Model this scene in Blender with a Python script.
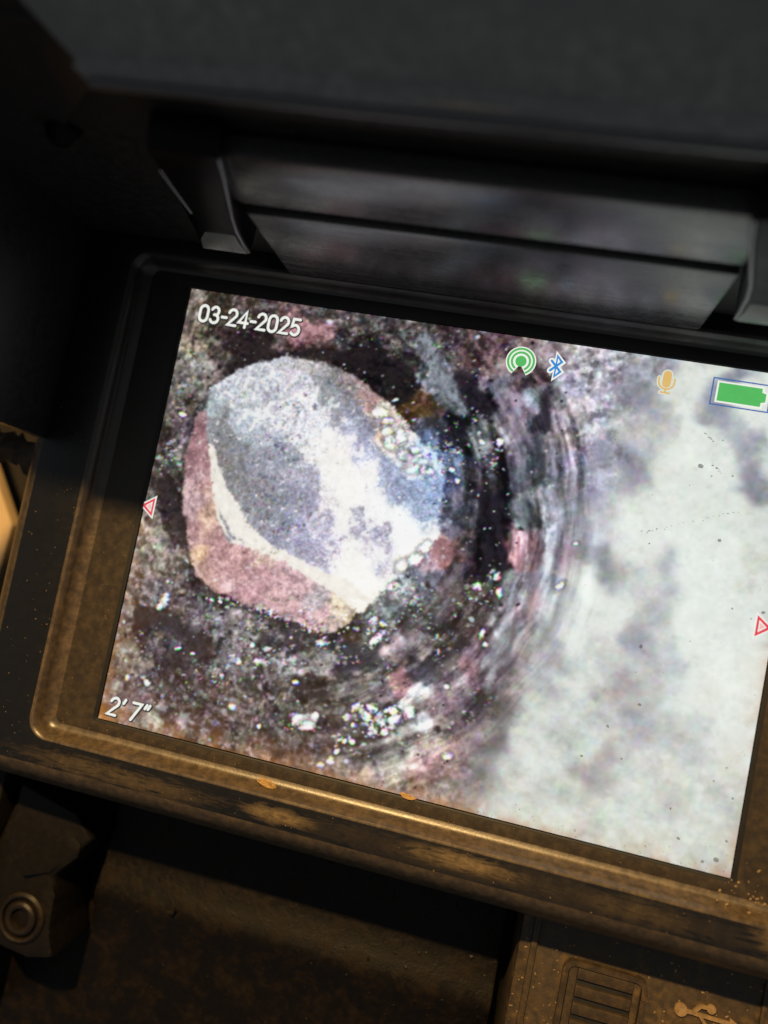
import bpy, bmesh, math, random
import numpy as np
from mathutils import Vector, Matrix

# ------------------------------------------------------------------ scene, camera, light
for o in list(bpy.data.objects):
    bpy.data.objects.remove(o)
sc = bpy.context.scene
col = sc.collection
MM = 0.001                                   # everything below is laid out in millimetres
# x runs along the display to the right, y up the display, z out of the glass

cam_d = bpy.data.cameras.new('camera')
cam = bpy.data.objects.new('camera', cam_d); col.objects.link(cam)
cam_d.sensor_fit = 'VERTICAL'; cam_d.sensor_height = 8.0; cam_d.sensor_width = 6.0
cam_d.lens = 8.0 * 800.0 / 1024.0
cam_d.clip_start = 0.002; cam_d.clip_end = 20.0
cam.matrix_world = Matrix(((0.96714609, -0.18434822, 0.17505478, 0.01469933),
                           (0.19670992, 0.97886367, -0.05595647, -0.00190187),
                           (-0.16103928, 0.08855309, 0.98296729, 0.14774327),
                           (0, 0, 0, 1)))
cam_d.dof.use_dof = True
cam_d.dof.focus_distance = 0.147
cam_d.dof.aperture_fstop = 1.9
sc.camera = cam

w = bpy.data.worlds.new('World'); sc.world = w; w.use_nodes = True
w.node_tree.nodes['Background'].inputs[0].default_value = (0.9, 0.95, 1.0, 1)
w.node_tree.nodes['Background'].inputs[1].default_value = 0.13

lamp_d = bpy.data.lights.new('work_lamp', 'SPOT')
lamp = bpy.data.objects.new('work_lamp', lamp_d); col.objects.link(lamp)
lamp.location = (-0.050, 0.270, 0.385)
lamp_d.energy = 16.0; lamp_d.color = (1.0, 0.64, 0.25)
lamp_d.shadow_soft_size = 0.007; lamp_d.spot_size = math.radians(64); lamp_d.spot_blend = 0.6
lamp.rotation_euler = (Vector((0.02, -0.06, 0)) - lamp.location).to_track_quat('-Z', 'Y').to_euler()

sc.render.engine = 'CYCLES'
sc.view_settings.view_transform = 'Standard'
sc.view_settings.look = 'None'
sc.view_settings.exposure = 0.0
sc.view_settings.gamma = 1.0
sc.view_settings.use_curve_mapping = False

# ------------------------------------------------------------------ helpers
def empty(name, loc=(0, 0, 0)):
    o = bpy.data.objects.new(name, None); col.objects.link(o)
    o.empty_display_size = .01
    o.location = Vector(loc) * MM
    return o

def tag(o, label=None, cat=None, group=None, kind=None):
    if label: o['label'] = label
    if cat: o['category'] = cat
    if group: o['group'] = group
    if kind: o['kind'] = kind
    return o

def mesh(name, verts, faces, mats, parent=None, midx=None, smooth_=False, angle=None, bevel=0, segs=2):
    me = bpy.data.meshes.new(name)
    me.from_pydata([tuple(c * MM for c in v) for v in verts], [], faces)
    mats = mats if isinstance(mats, (list, tuple)) else [mats]
    for m in mats: me.materials.append(m)
    if midx: me.polygons.foreach_set('material_index', midx)
    bm = bmesh.new(); bm.from_mesh(me)
    bmesh.ops.recalc_face_normals(bm, faces=bm.faces)
    if bevel:
        es = [e for e in bm.edges if len(e.link_faces) == 2 and e.calc_face_angle(0) > .35]
        bmesh.ops.bevel(bm, geom=es, offset=bevel * MM, segments=segs, profile=.6, affect='EDGES', clamp_overlap=True)
    bm.to_mesh(me); bm.free()
    if smooth_ or bevel:
        me.polygons.foreach_set('use_smooth', [True] * len(me.polygons))
        me.set_sharp_from_angle(angle=math.radians(angle or 50))
    o = bpy.data.objects.new(name, me); col.objects.link(o)
    if parent: o.parent = parent
    return o

def box(name, lo, hi, mat, parent=None, bevel=0.4):
    (x0, y0, z0), (x1, y1, z1) = lo, hi
    v = [(x0, y0, z0), (x1, y0, z0), (x1, y1, z0), (x0, y1, z0), (x0, y0, z1), (x1, y0, z1), (x1, y1, z1), (x0, y1, z1)]
    f = [(0, 3, 2, 1), (4, 5, 6, 7), (0, 1, 5, 4), (1, 2, 6, 5), (2, 3, 7, 6), (3, 0, 4, 7)]
    return mesh(name, v, f, mat, parent, bevel=bevel)

def prism(name, pts, z0, z1, mat, parent=None, bevel=0.4):
    n = len(pts)
    v = [(x, y, z0) for x, y in pts] + [(x, y, z1) for x, y in pts]
    f = [tuple(reversed(range(n))), tuple(range(n, 2 * n))] + [(i, (i + 1) % n, n + (i + 1) % n, n + i) for i in range(n)]
    return mesh(name, v, f, mat, parent, bevel=bevel)

def extrude_x(name, prof, x0, x1, mat, parent=None, bevel=0.4, skew=None, steps=1):
    """a (y, z) outline carried along x; skew(z) shifts the two ends"""
    n = len(prof); v = []
    for k in range(steps + 1):
        t = k / steps
        for y, z in prof:
            a, b = (x0, x1) if skew is None else skew(z)
            v.append((a + (b - a) * t, y, z))
    f = [tuple(range(n)), tuple(reversed(range(steps * n, steps * n + n)))]
    for k in range(steps):
        f += [(k * n + i, k * n + n + i, k * n + n + (i + 1) % n, k * n + (i + 1) % n) for i in range(n)]
    return mesh(name, v, f, mat, parent, bevel=bevel)

def rrect(L, R, B, T, r, seg=8):
    pts = []
    for cx, cy, a0 in ((R - r, T - r, 0), (L + r, T - r, 90), (L + r, B + r, 180), (R - r, B + r, 270)):
        for k in range(seg + 1):
            a = math.radians(a0 + 90 * k / seg)
            pts.append((cx + r * math.cos(a), cy + r * math.sin(a)))
    return pts

def ring_stack(name, rings, mats, midx, parent):
    v = []; f = []; mi = []
    n = None
    for L, R, B, T, r, z in rings:
        p = rrect(L, R, B, T, r); n = len(p)
        v += [(x, y, z) for x, y in p]
    for k in range(len(rings) - 1):
        for i in range(n):
            f.append((k * n + i, k * n + (i + 1) % n, k * n + n + (i + 1) % n, k * n + n + i)); mi.append(midx[k])
    return mesh(name, v, f, mats, parent, mi, smooth_=True, angle=38)

def lathe(name, prof, mat, parent, loc, seg=32):
    v = []; f = []
    for r, z in prof:
        for k in range(seg):
            a = 2 * math.pi * k / seg
            v.append((loc[0] + r * math.cos(a), loc[1] + r * math.sin(a), loc[2] + z))
    for j in range(len(prof) - 1):
        for k in range(seg):
            f.append((j * seg + k, j * seg + (k + 1) % seg, j * seg + seg + (k + 1) % seg, j * seg + seg + k))
    f.append(tuple(range((len(prof) - 1) * seg, len(prof) * seg)))
    return mesh(name, v, f, mat, parent, smooth_=True, angle=40)

def tube(name, path, radii, mat, parent, seg=8):
    P = [Vector(q) for q in path]; v = []; f = []
    for i, q in enumerate(P):
        t = (P[min(i + 1, len(P) - 1)] - P[max(i - 1, 0)]).normalized()
        a = t.cross(Vector((.31, .2, .93))).normalized(); b_ = t.cross(a)
        for k in range(seg):
            an = 2 * math.pi * k / seg; v.append(tuple(q + (a * math.cos(an) + b_ * math.sin(an)) * radii[i]))
    for i in range(len(P) - 1):
        for k in range(seg): f.append((i * seg + k, i * seg + (k + 1) % seg, i * seg + seg + (k + 1) % seg, i * seg + seg + k))
    f += [tuple(range(seg)), tuple(range((len(P) - 1) * seg, len(P) * seg))]
    return mesh(name, v, f, mat, parent, smooth_=True, angle=60)

# ------------------------------------------------------------------ materials
def new_mat(name):
    m = bpy.data.materials.new(name); m.use_nodes = True
    nt = m.node_tree; nt.nodes.clear()
    out = nt.nodes.new('ShaderNodeOutputMaterial'); b = nt.nodes.new('ShaderNodeBsdfPrincipled')
    nt.links.new(b.outputs[0], out.inputs[0])
    return m, nt, b

def noise(nt, vec, scale, detail=4, rough=.55, dist=0.0):
    n = nt.nodes.new('ShaderNodeTexNoise')
    n.inputs['Scale'].default_value = scale; n.inputs['Detail'].default_value = detail
    n.inputs['Roughness'].default_value = rough; n.inputs['Distortion'].default_value = dist
    nt.links.new(vec, n.inputs['Vector'])
    return n.outputs['Fac']

def ramp(nt, fac, lo, hi, a=0.0, b=1.0):
    n = nt.nodes.new('ShaderNodeMapRange'); n.interpolation_type = 'SMOOTHSTEP'
    n.inputs[1].default_value = lo; n.inputs[2].default_value = hi
    n.inputs[3].default_value = a; n.inputs[4].default_value = b
    nt.links.new(fac, n.inputs[0]); return n.outputs[0]

def mth(nt, op, a, b):
    n = nt.nodes.new('ShaderNodeMath'); n.operation = op
    for k, s in enumerate((a, b)):
        if isinstance(s, (int, float)): n.inputs[k].default_value = s
        else: nt.links.new(s, n.inputs[k])
    return n.outputs[0]

def mixc(nt, fac, a, b):
    n = nt.nodes.new('ShaderNodeMix'); n.data_type = 'RGBA'
    if isinstance(fac, (int, float)): n.inputs[0].default_value = fac
    else: nt.links.new(fac, n.inputs[0])
    for k, s in ((6, a), (7, b)):
        if isinstance(s, tuple): n.inputs[k].default_value = s + (1,)
        else: nt.links.new(s, n.inputs[k])
    return n.outputs[2]

def plastic(name, base, rough, dust=0.0, dust_col=(.16, .10, .045), film=0.0, specks=0.0, smear=(), shade_fade=False, bump=.25, scratch=0.0, blotch=140, spec=.5, dust_rough=.75):
    """moulded black plastic under a patchy layer of dry dirt"""
    m, nt, b = new_mat(name)
    tc = nt.nodes.new('ShaderNodeTexCoord').outputs['Object']
    big = noise(nt, tc, blotch, 5, .6, .4)
    mid = noise(nt, tc, 620, 5, .65)
    fine = noise(nt, tc, 2600, 3, .6)
    # film: an even haze of dust; dust: dense patches; specks: single grains; smear: half wiped streaks
    cover = ramp(nt, big, .62 - .45 * dust, .80 - .25 * dust, 0, min(1, .25 + dust))
    cover = mth(nt, 'MULTIPLY', cover, ramp(nt, mid, .25, .7, .35, 1.0)) if dust else mth(nt, 'MULTIPLY', cover, 0.0)
    if film: cover = mth(nt, 'MAXIMUM', cover, ramp(nt, mid, .3, .75, film * .75, film * 1.15))
    if shade_fade:                                          # dust thinned upwards, putting the hood's shade on the upper frame into the colour
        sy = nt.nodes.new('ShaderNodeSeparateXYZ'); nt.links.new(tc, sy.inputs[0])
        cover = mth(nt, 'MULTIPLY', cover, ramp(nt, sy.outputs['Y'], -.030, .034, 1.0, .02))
    if specks: cover = mth(nt, 'MAXIMUM', cover, mth(nt, 'MULTIPLY', ramp(nt, fine, .70 - .05 * specks, .74 - .05 * specks), ramp(nt, big, .42, .62)))
    for (cx, cy, rx, ry, k) in smear:                 # half wiped patches of mud
        mp = nt.nodes.new('ShaderNodeMapping'); mp.vector_type = 'TEXTURE'
        mp.inputs['Location'].default_value = (cx * MM, cy * MM, .004); mp.inputs['Scale'].default_value = (rx * MM, ry * MM, .05)
        nt.links.new(tc, mp.inputs[0])
        ln = nt.nodes.new('ShaderNodeVectorMath'); ln.operation = 'LENGTH'; nt.links.new(mp.outputs[0], ln.inputs[0])
        ms = nt.nodes.new('ShaderNodeMapping'); ms.inputs['Scale'].default_value = (.22, 1.5, 1); ms.inputs['Rotation'].default_value = (0, 0, .06)
        nt.links.new(tc, ms.inputs[0])
        s2 = noise(nt, ms.outputs[0], 620, 6, .7, 1.5)
        edge = mth(nt, 'ADD', ln.outputs['Value'], mth(nt, 'MULTIPLY', mth(nt, 'SUBTRACT', s2, .5), 2.8))
        cover = mth(nt, 'MAXIMUM', cover, mth(nt, 'MULTIPLY', ramp(nt, edge, .25, 1.05, k, 0.0), ramp(nt, s2, .3, .6, .25, 1.0)))
    dc = mixc(nt, ramp(nt, mid, .3, .7), tuple(c * .55 for c in dust_col), dust_col)
    nt.links.new(mixc(nt, cover, base, dc), b.inputs['Base Color'])
    r0 = ramp(nt, mid, .25, .8, rough * .8, rough * 1.25)
    if scratch:
        mp2 = nt.nodes.new('ShaderNodeMapping'); mp2.inputs['Scale'].default_value = (.06, 1, 1)
        nt.links.new(tc, mp2.inputs[0])
        sc_ = noise(nt, mp2.outputs[0], 1500, 3, .7)
        r0 = mth(nt, 'ADD', r0, ramp(nt, sc_, .45, .75, 0, scratch))
    rr = nt.nodes.new('ShaderNodeMix'); rr.data_type = 'FLOAT'
    nt.links.new(cover, rr.inputs[0]); nt.links.new(r0, rr.inputs[2]); rr.inputs[3].default_value = dust_rough
    nt.links.new(rr.outputs[0], b.inputs['Roughness'])
    b.inputs['Specular IOR Level'].default_value = spec
    h = mth(nt, 'ADD', mth(nt, 'MULTIPLY', cover, .6), mth(nt, 'MULTIPLY', fine, .25))
    bp = nt.nodes.new('ShaderNodeBump'); bp.inputs['Strength'].default_value = bump; bp.inputs['Distance'].default_value = .0002
    nt.links.new(h, bp.inputs['Height']); nt.links.new(bp.outputs[0], b.inputs['Normal'])
    return m

def plain(name, c, rough=.6, emit=0.0, var=.25, scale=400, metal=0.0):
    m, nt, b = new_mat(name)
    tc = nt.nodes.new('ShaderNodeTexCoord').outputs['Object']
    n = noise(nt, tc, scale, 4, .6)
    cc = mixc(nt, ramp(nt, n, .3, .7), tuple(k * (1 - var) for k in c), tuple(min(1, k * (1 + var)) for k in c))
    nt.links.new(cc, b.inputs['Base Color'])
    b.inputs['Roughness'].default_value = rough; b.inputs['Metallic'].default_value = metal
    if emit:
        b.inputs['Base Color'].default_value = (0, 0, 0, 1); nt.links.remove(b.inputs['Base Color'].links[0])
        nt.links.new(cc, b.inputs['Emission Color']); b.inputs['Emission Strength'].default_value = emit
        b.inputs['Specular IOR Level'].default_value = .3
    return m

def srgb(r, g, b):
    return tuple(((c / 255 + .055) / 1.055) ** 2.4 if c > 10 else c / 255 / 12.92 for c in (r, g, b))

M = {
    'floor': plastic('dusty black plastic', (.012, .011, .010), .40, dust=.12, film=.22, dust_col=(.16, .105, .045), blotch=60, bump=.15, shade_fade=True, dust_rough=.5),
    'bevel': plastic('dust caught in the moulding', (.012, .011, .010), .38, dust=.35, film=.42, dust_col=(.22, .15, .08), blotch=70, bump=.35, shade_fade=True, spec=.7, dust_rough=.34),
    'rim': plastic('wiped black plastic rim', (.006, .006, .0065), .30, dust_col=(.30, .21, .10), film=.0, specks=0, spec=.5, smear=((-19, -51.4, 8, 1.7, .8), (15, -51.0, 13, 1.9, .7), (-52, -52.0, 26, 2.6, .3), (25, -51.5, 60, 3.0, .12), (44, -51.5, 14, 2.6, .22), (68, -50, 6, 4, .6)), bump=.12),
    'outer': plastic('dirty outer edge', (.013, .012, .011), .38, dust=.3, film=.34, dust_col=(.18, .125, .065), bump=.15, blotch=70, dust_rough=.5),
    'strip': plastic('scuffed hood plastic', (.035, .036, .037), .24, film=.03, bump=.08, scratch=.16, spec=.95),
    'hood': plastic('matt hood plastic', (.17, .177, .174), .5, bump=.3, dust=.6, dust_col=(.29, .296, .287), blotch=26),
    'side': plastic('black hood side plastic', (.012, .0125, .0135), .4, bump=.15),
    'pit': plastic('black plastic in the gap', (.006, .006, .006), .6, film=.02),
    'clip': plastic('glossy hinge plastic', (.004, .004, .0045), .35, bump=.08, spec=.10),
    'edge': plastic('polished plastic edge', (.05, .05, .052), .22, bump=.1, spec=.9),
    'clipfoot': plastic('hinge foot with painted screen reflection', (.20, .21, .19), .3, dust=.3, dust_col=(.30, .28, .16), bump=.3, blotch=400),  # pale colour stands in for the lit display mirrored in the foot
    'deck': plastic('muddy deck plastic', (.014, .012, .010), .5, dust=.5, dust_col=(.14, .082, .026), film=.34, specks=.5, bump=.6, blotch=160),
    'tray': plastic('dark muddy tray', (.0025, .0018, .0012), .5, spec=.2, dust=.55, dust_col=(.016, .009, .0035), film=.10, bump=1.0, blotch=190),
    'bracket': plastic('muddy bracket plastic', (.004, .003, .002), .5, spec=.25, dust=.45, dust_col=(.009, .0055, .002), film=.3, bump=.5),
    'screw': plastic('rusty screw', (.008, .006, .004), .4, spec=.3, dust=.5, dust_col=(.035, .021, .008), film=.2, bump=.5),
    'gasket': plain('black gasket', (.006, .006, .006), .5),
    'symbol': plain('tan moulded mark', (.27, .175, .085), .7, scale=900),
    'flake': plain('dry orange flake', (.42, .26, .10), .7, scale=1500),
    'grit': plain('dark grit', (.05, .032, .02), .8, var=.5, scale=1500),
    'dustgrain': plain('pale dust grains', (.22, .15, .08), .8, var=.4, scale=1500),
    'leaf': plain('dry brown leaf', (.040, .024, .012), .8, var=.6, scale=300),
    'board': plain('tan board', (.50, .36, .20), .6, var=.08, scale=60),
    'ground': plain('dark dirt', (.010, .007, .005), .9, var=.6, scale=90),
}

_nt = M['grit'].node_tree
for _n in _nt.nodes:
    if _n.type == 'BSDF_PRINCIPLED': _n.inputs['Alpha'].default_value = .62

# ------------------------------------------------------------------ the setting
g = mesh('ground', [(-3000, -3000, -62), (3000, -3000, -62), (3000, 3000, -62), (-3000, 3000, -62)], [(0, 1, 2, 3)], M['ground'])
tag(g, kind='structure')

# ------------------------------------------------------------------ the monitor
mon = empty('inspection_monitor', (0, -40, -30))
tag(mon, 'black plastic pipe inspection monitor with its hood open and display lit', 'monitor')
# ---------------------------------------------------------------- the picture on the display
# Drawn by arithmetic in display pixels (640 x 480, y down) and stored per vertex of the display panel.
DW, DH = 640.0, 480.0
NX, NY = 800, 600
CTRL = {
    'wall': '''11 6 120 110 95  30 14 60 55 45  57 5 70 62 55  12 40 110 100 85  12 63 130 120 100  37 47 75 65 55  57 56 45 38 35  80 58 40 33 30
94 44 45 38 35  67 77 45 38 35  55 73 80 72 65  11 86 110 105 95  29 89 125 125 115  10 109 110 105 95  28 111 125 120 110  42 92 125 115 110
10 131 110 105 95  26 129 100 92 80  52 113 120 110 115  44 131 90 85 80  19 147 90 80 80  10 160 60 52 50  26 151 95 85 90  8 177 75 65 62
25 174 110 110 100  19 197 80 85 70  101 -2 70 60 58  114 8 110 85 85  141 26 175 115 122  132 38 155 98 105  157 24 150 110 112  106 48 120 95 95
155 41 80 65 60  124 1 90 80 78  126 51 60 50 46  100 57 50 42 38  148 8 75 70 68  176 10 85 80 78  202 6 75 70 70  174 27 60 57 55
208 32 40 36 35  237 17 75 70 70  230 34 65 60 58  256 8 85 82 82  189 49 38 32 30  223 57 28 25 25  246 64 30 27 27  220 41 40 36 35
252 42 45 42 45  260 24 90 95 100  273 38 110 120 125  287 58 120 128 135  300 72 120 130 135  284 15 80 76 78  249 80 35 30 30  263 94 70 50 25
278 93 95 70 40  289 95 110 90 80  297 109 70 75 90  309 118 55 55 75  296 24 75 65 70  306 49 70 60 65  287 4 60 50 52  309 11 75 60 62
308 33 95 75 75  322 25 70 55 58  339 33 130 110 115  340 12 85 65 70  291 52 110 120 125  305 71 95 100 105  319 63 40 36 40  336 71 30 28 34
344 59 120 115 130  356 68 125 115 125  368 50 70 60 65  381 42 110 90 95  395 61 45 38 45  384 58 130 140 150  398 81 50 50 58  373 80 120 110 125
371 97 115 105 115  312 107 30 30 34  324 115 60 70 70  339 113 130 140 140  354 110 150 155 160  362 130 90 85 95  389 109 70 72 80  401 123 60 65 70
404 59 150 145 155  414 84 140 135 145  421 98 115 110 110  415 120 120 120 135  421 15 165 160 165  442 22 150 148 158  421 41 150 150 162  446 47 160 158 168
430 66 180 175 180  459 61 140 140 155  443 84 165 165 172  456 102 135 138 155  434 117 150 145 165  469 121 150 150 165  443 136 155 150 165  359 3 120 100 105
389 4 130 120 122  409 1 150 145 145  438 2 165 162 165  458 4 160 160 165  313 138 110 130 160  312 160 100 110 150  335 145 100 100 110  354 141 70 70 80
367 155 40 35 42  348 164 60 55 62  385 146 80 85 95  405 143 75 85 90  421 150 120 125 135  463 29 140 142 155  476 47 125 128 145  484 41 120 125 140
494 44 140 140 155  498 8 150 152 165  511 31 205 205 200  528 18 215 215 208  501 59 175 172 180  474 68 170 168 175  508 73 200 195 190  493 96 175 172 185
486 107 110 110 140  493 121 150 148 170  462 106 140 140 158  461 127 150 148 165  475 130 165 165 178  456 154 120 118 145  471 161 160 155 165  487 168 232 235 228
502 145 215 215 205  532 99 220 224 214  540 37 222 225 218  583 45 218 220 214  556 135 220 224 214  593 137 216 220 210  616 153 214 218 210  552 37 110 120 150
561 48 120 130 155  569 57 170 175 190  584 69 140 148 168  592 86 150 155 170  599 102 115 122 142  603 112 130 138 150  576 61 185 190 195  581 100 218 222 214
612 94 216 220 212  625 52 216 220 212  629 22 216 220 212  630 140 216 220 212  551 75 220 223 216  571 87 220 223 216  515 112 218 220 212  522 151 222 225 216
650 214 222 226 218  652 309 222 226 218  321 179 110 110 125  342 186 90 95 105  357 183 50 48 55  365 171 55 55 62  375 200 35 30 38  364 218 35 30 36
381 230 40 34 40  349 221 75 65 72  335 229 110 85 85  326 236 165 100 100  344 248 70 62 66  363 244 55 50 55  391 176 85 95 98  403 189 100 115 112
392 207 135 108 116  406 204 165 130 138  413 218 160 122 132  400 226 150 100 108  405 225 170 150 158  408 163 150 150 155  420 201 175 185 195  431 204 140 145 165
427 220 180 190 200  436 208 160 120 135  443 217 170 125 135  448 196 160 155 165  443 166 150 155 170  457 164 190 190 192  470 181 170 165 185  464 203 140 145 160
480 210 125 130 135  487 223 150 155 158  481 189 190 170 190  491 192 225 225 222  454 225 215 215 212  471 242 222 222 218  482 249 225 226 222  454 255 205 205 205
405 255 150 155 165  421 262 180 140 150  419 278 165 140 148  403 266 130 130 140  434 249 150 155 170  433 270 200 205 210  441 288 170 175 180  445 257 165 165 175
449 307 140 145 155  385 249 90 95 95  383 270 75 75 75  371 283 95 88 88  350 277 85 78 80  344 299 75 68 68  367 315 95 80 80  386 310 70 60 62
396 308 150 155 165  394 329 140 140 148  402 292 130 130 135  416 314 160 150 145  420 283 120 100 110  424 302 150 145 140  351 338 90 85 75  371 339 100 75 80
478 280 200 202 202  470 292 210 212 212  490 293 215 215 215  494 267 215 216 212  463 303 190 195 195  493 312 190 195 190  455 285 190 190 195  510 194 224 226 220
511 173 226 228 222  474 206 115 118 135  482 224 135 145 150  490 233 160 170 172  516 227 190 188 195  513 223 175 172 185  516 197 215 205 200  536 208 155 158 178
544 227 165 168 188  528 215 220 218 210  553 215 226 230 224  557 194 226 230 224  582 179 226 230 224  563 232 228 232 226  525 250 200 195 190  500 246 222 224 222
531 259 175 172 182  524 275 160 160 172  539 252 165 165 175  526 285 150 150 165  542 271 195 192 195  554 288 175 178 190  551 294 185 188 198  519 301 185 182 188
530 308 165 165 172  542 325 165 165 172  514 322 150 138 140  506 333 170 165 160  528 323 150 148 150  494 316 185 190 188  486 298 175 180 185  486 273 205 208 208
571 280 224 228 220  593 246 226 230 222  619 298 228 232 224  586 315 226 228 218  623 181 212 212 200  563 257 226 230 222  10 210 65 58 55  25 224 55 48 46
23 241 50 43 42  37 255 55 48 48  3 234 80 72 65  46 270 70 60 60  11 266 140 135 120  10 288 130 125 112  26 280 135 128 118  30 301 130 122 112
15 309 110 100 88  46 292 120 110 102  55 307 100 90 85  39 315 115 105 98  14 331 110 102 95  67 310 60 52 52  26 334 110 108 110  48 330 110 100 105
62 338 130 120 115  76 324 70 62 62  7 350 115 105 98  27 362 60 55 54  45 363 55 50 50  61 360 60 54 55  7 377 110 95 85  79 340 105 100 105
92 348 110 105 108  100 330 70 65 66  111 333 60 60 60  124 341 120 115 110  2 356 120 115 105  34 366 50 45 50  23 368 45 40 42  57 366 60 52 58
64 375 65 57 62  77 356 90 82 85  95 358 105 95 98  116 353 110 105 108  145 358 130 130 125  136 370 115 108 105  94 380 65 57 58  59 404 55 48 52
41 397 80 72 75  18 411 140 135 115  9 409 120 112 100  28 416 125 115 105  74 417 65 58 58  89 408 70 62 65  102 416 72 65 66  116 407 85 78 78
60 430 85 78 80  50 438 88 80 85  17 446 100 90 88  9 458 110 100 95  43 456 95 88 88  74 443 80 72 72  97 443 75 68 66  123 437 85 78 76
148 426 95 88 82  162 412 85 78 76  133 456 85 78 78  156 461 105 100 92  178 435 90 85 82  112 461 85 78 78  77 459 75 70 68  58 474 150 150 140
23 471 130 110 90  8 480 115 85 50  37 482 120 105 85  93 476 110 100 90  126 474 110 98 88  160 478 120 105 90  187 480 140 120 100  176 351 70 66 62
167 358 75 70 68  197 347 65 60 60  219 352 65 62 62  240 348 50 50 54  263 358 45 45 48  250 371 48 46 50  272 351 60 60 62  222 367 110 108 105
193 379 120 118 118  175 399 90 82 78  218 399 60 52 48  229 399 55 48 45  249 392 95 92 85  268 383 100 96 90  200 414 95 90 82  232 412 100 95 85
257 406 90 85 80  289 383 85 80 82  306 369 135 95 100  297 345 150 130 135  308 327 140 145 150  320 335 150 145 145  330 359 65 62 72  328 374 150 150 150
290 362 100 95 95  257 432 80 74 72  250 449 90 82 80  219 451 88 84 80  200 466 80 75 75  179 466 75 72 70  224 476 110 98 88  255 473 110 98 92
273 459 100 95 92  290 439 90 88 86  312 449 115 115 108  329 430 125 125 115  325 461 125 120 110  343 452 130 110 105  339 407 160 165 168  327 420 120 120 115
277 478 130 118 105  324 355 70 70 75  337 342 55 55 58  349 354 70 65 68  361 336 80 75 75  369 324 90 70 80  347 370 85 72 78  367 365 100 92 95
384 351 90 75 82  400 333 90 85 95  403 322 80 78 90  403 347 140 125 125  419 353 165 160 155  431 341 160 158 162  443 328 170 175 185  446 317 140 140 155
447 347 140 140 150  470 342 185 188 190  481 349 185 188 190  486 328 195 198 198  341 392 100 90 90  360 382 95 75 85  380 383 90 72 82  393 374 85 78 78
412 370 90 75 75  426 367 140 140 138  432 370 170 172 168  451 371 195 198 192  466 372 185 188 190  355 409 150 145 130  343 426 150 140 130  370 410 140 115 118
388 401 115 100 105  402 397 95 92 92  413 405 85 78 78  437 399 190 185 180  443 407 205 200 195  454 415 200 200 205  469 391 170 172 165  488 392 170 175 160
469 416 190 192 190  353 449 140 110 108  371 440 150 120 120  390 435 120 100 102  403 427 105 98 98  366 466 120 115 108  383 452 120 110 102  402 447 120 105 98
413 454 130 122 108  420 438 150 145 140  428 431 185 188 185  352 474 150 130 110  377 473 130 115 95  397 473 150 135 115  417 478 195 195 180  424 461 195 198 195
441 447 195 200 195  461 452 190 195 190  477 438 175 180 165  496 434 180 185 165  482 466 200 200 180  500 457 190 185 175  455 473 195 195 175  499 345 150 145 145
516 336 160 150 150  491 356 170 172 168  528 353 130 128 140  535 337 155 152 155  552 332 180 182 190  560 321 195 198 205  579 326 222 224 215  540 365 150 152 160
530 362 140 135 145  512 366 170 172 170  496 385 185 190 195  525 388 160 160 155  549 367 150 152 152  562 359 165 168 165  574 352 180 182 185  584 359 175 178 185
596 375 190 192 198  544 392 195 188 182  558 394 200 195 190  514 405 155 140 140  503 422 155 138 135  511 415 150 145 138  533 410 190 192 188  547 411 200 202 198
566 411 195 195 192  591 400 205 205 198  614 375 215 215 205  628 353 220 222 215  502 442 185 180 175  524 436 185 192 180  518 452 180 192 178  543 441 195 200 195
554 424 200 202 192  570 439 195 192 185  577 423 180 182 170  585 416 175 175 162  597 437 205 205 198  613 423 208 210 202  625 415 170 172 172  634 418 165 180 165
636 399 205 205 195  620 440 200 200 192  521 471 190 200 180  507 469 190 175 165  539 471 205 205 188  558 475 200 195 175  576 471 190 188 170  601 459 205 205 195
595 475 175 180 160  613 475 175 175 155  627 457 190 190 175  630 475 175 160 135  100 330 65 60 60  252 329 60 50 40  270 315 90 90 90  268 331 110 110 110
279 308 130 140 140  287 296 100 105 110  304 277 90 90 105  316 259 95 95 110  333 270 85 80 85  313 295 85 85 85  334 301 80 78 80  307 317 75 70 75
313 244 140 120 130  322 210 105 100 115  320 226 150 95 100  324 194 90 85 100  294 279 150 160 165  285 128 110 130 165  300 151 110 130 160  281 107 90 90 100''',
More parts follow.
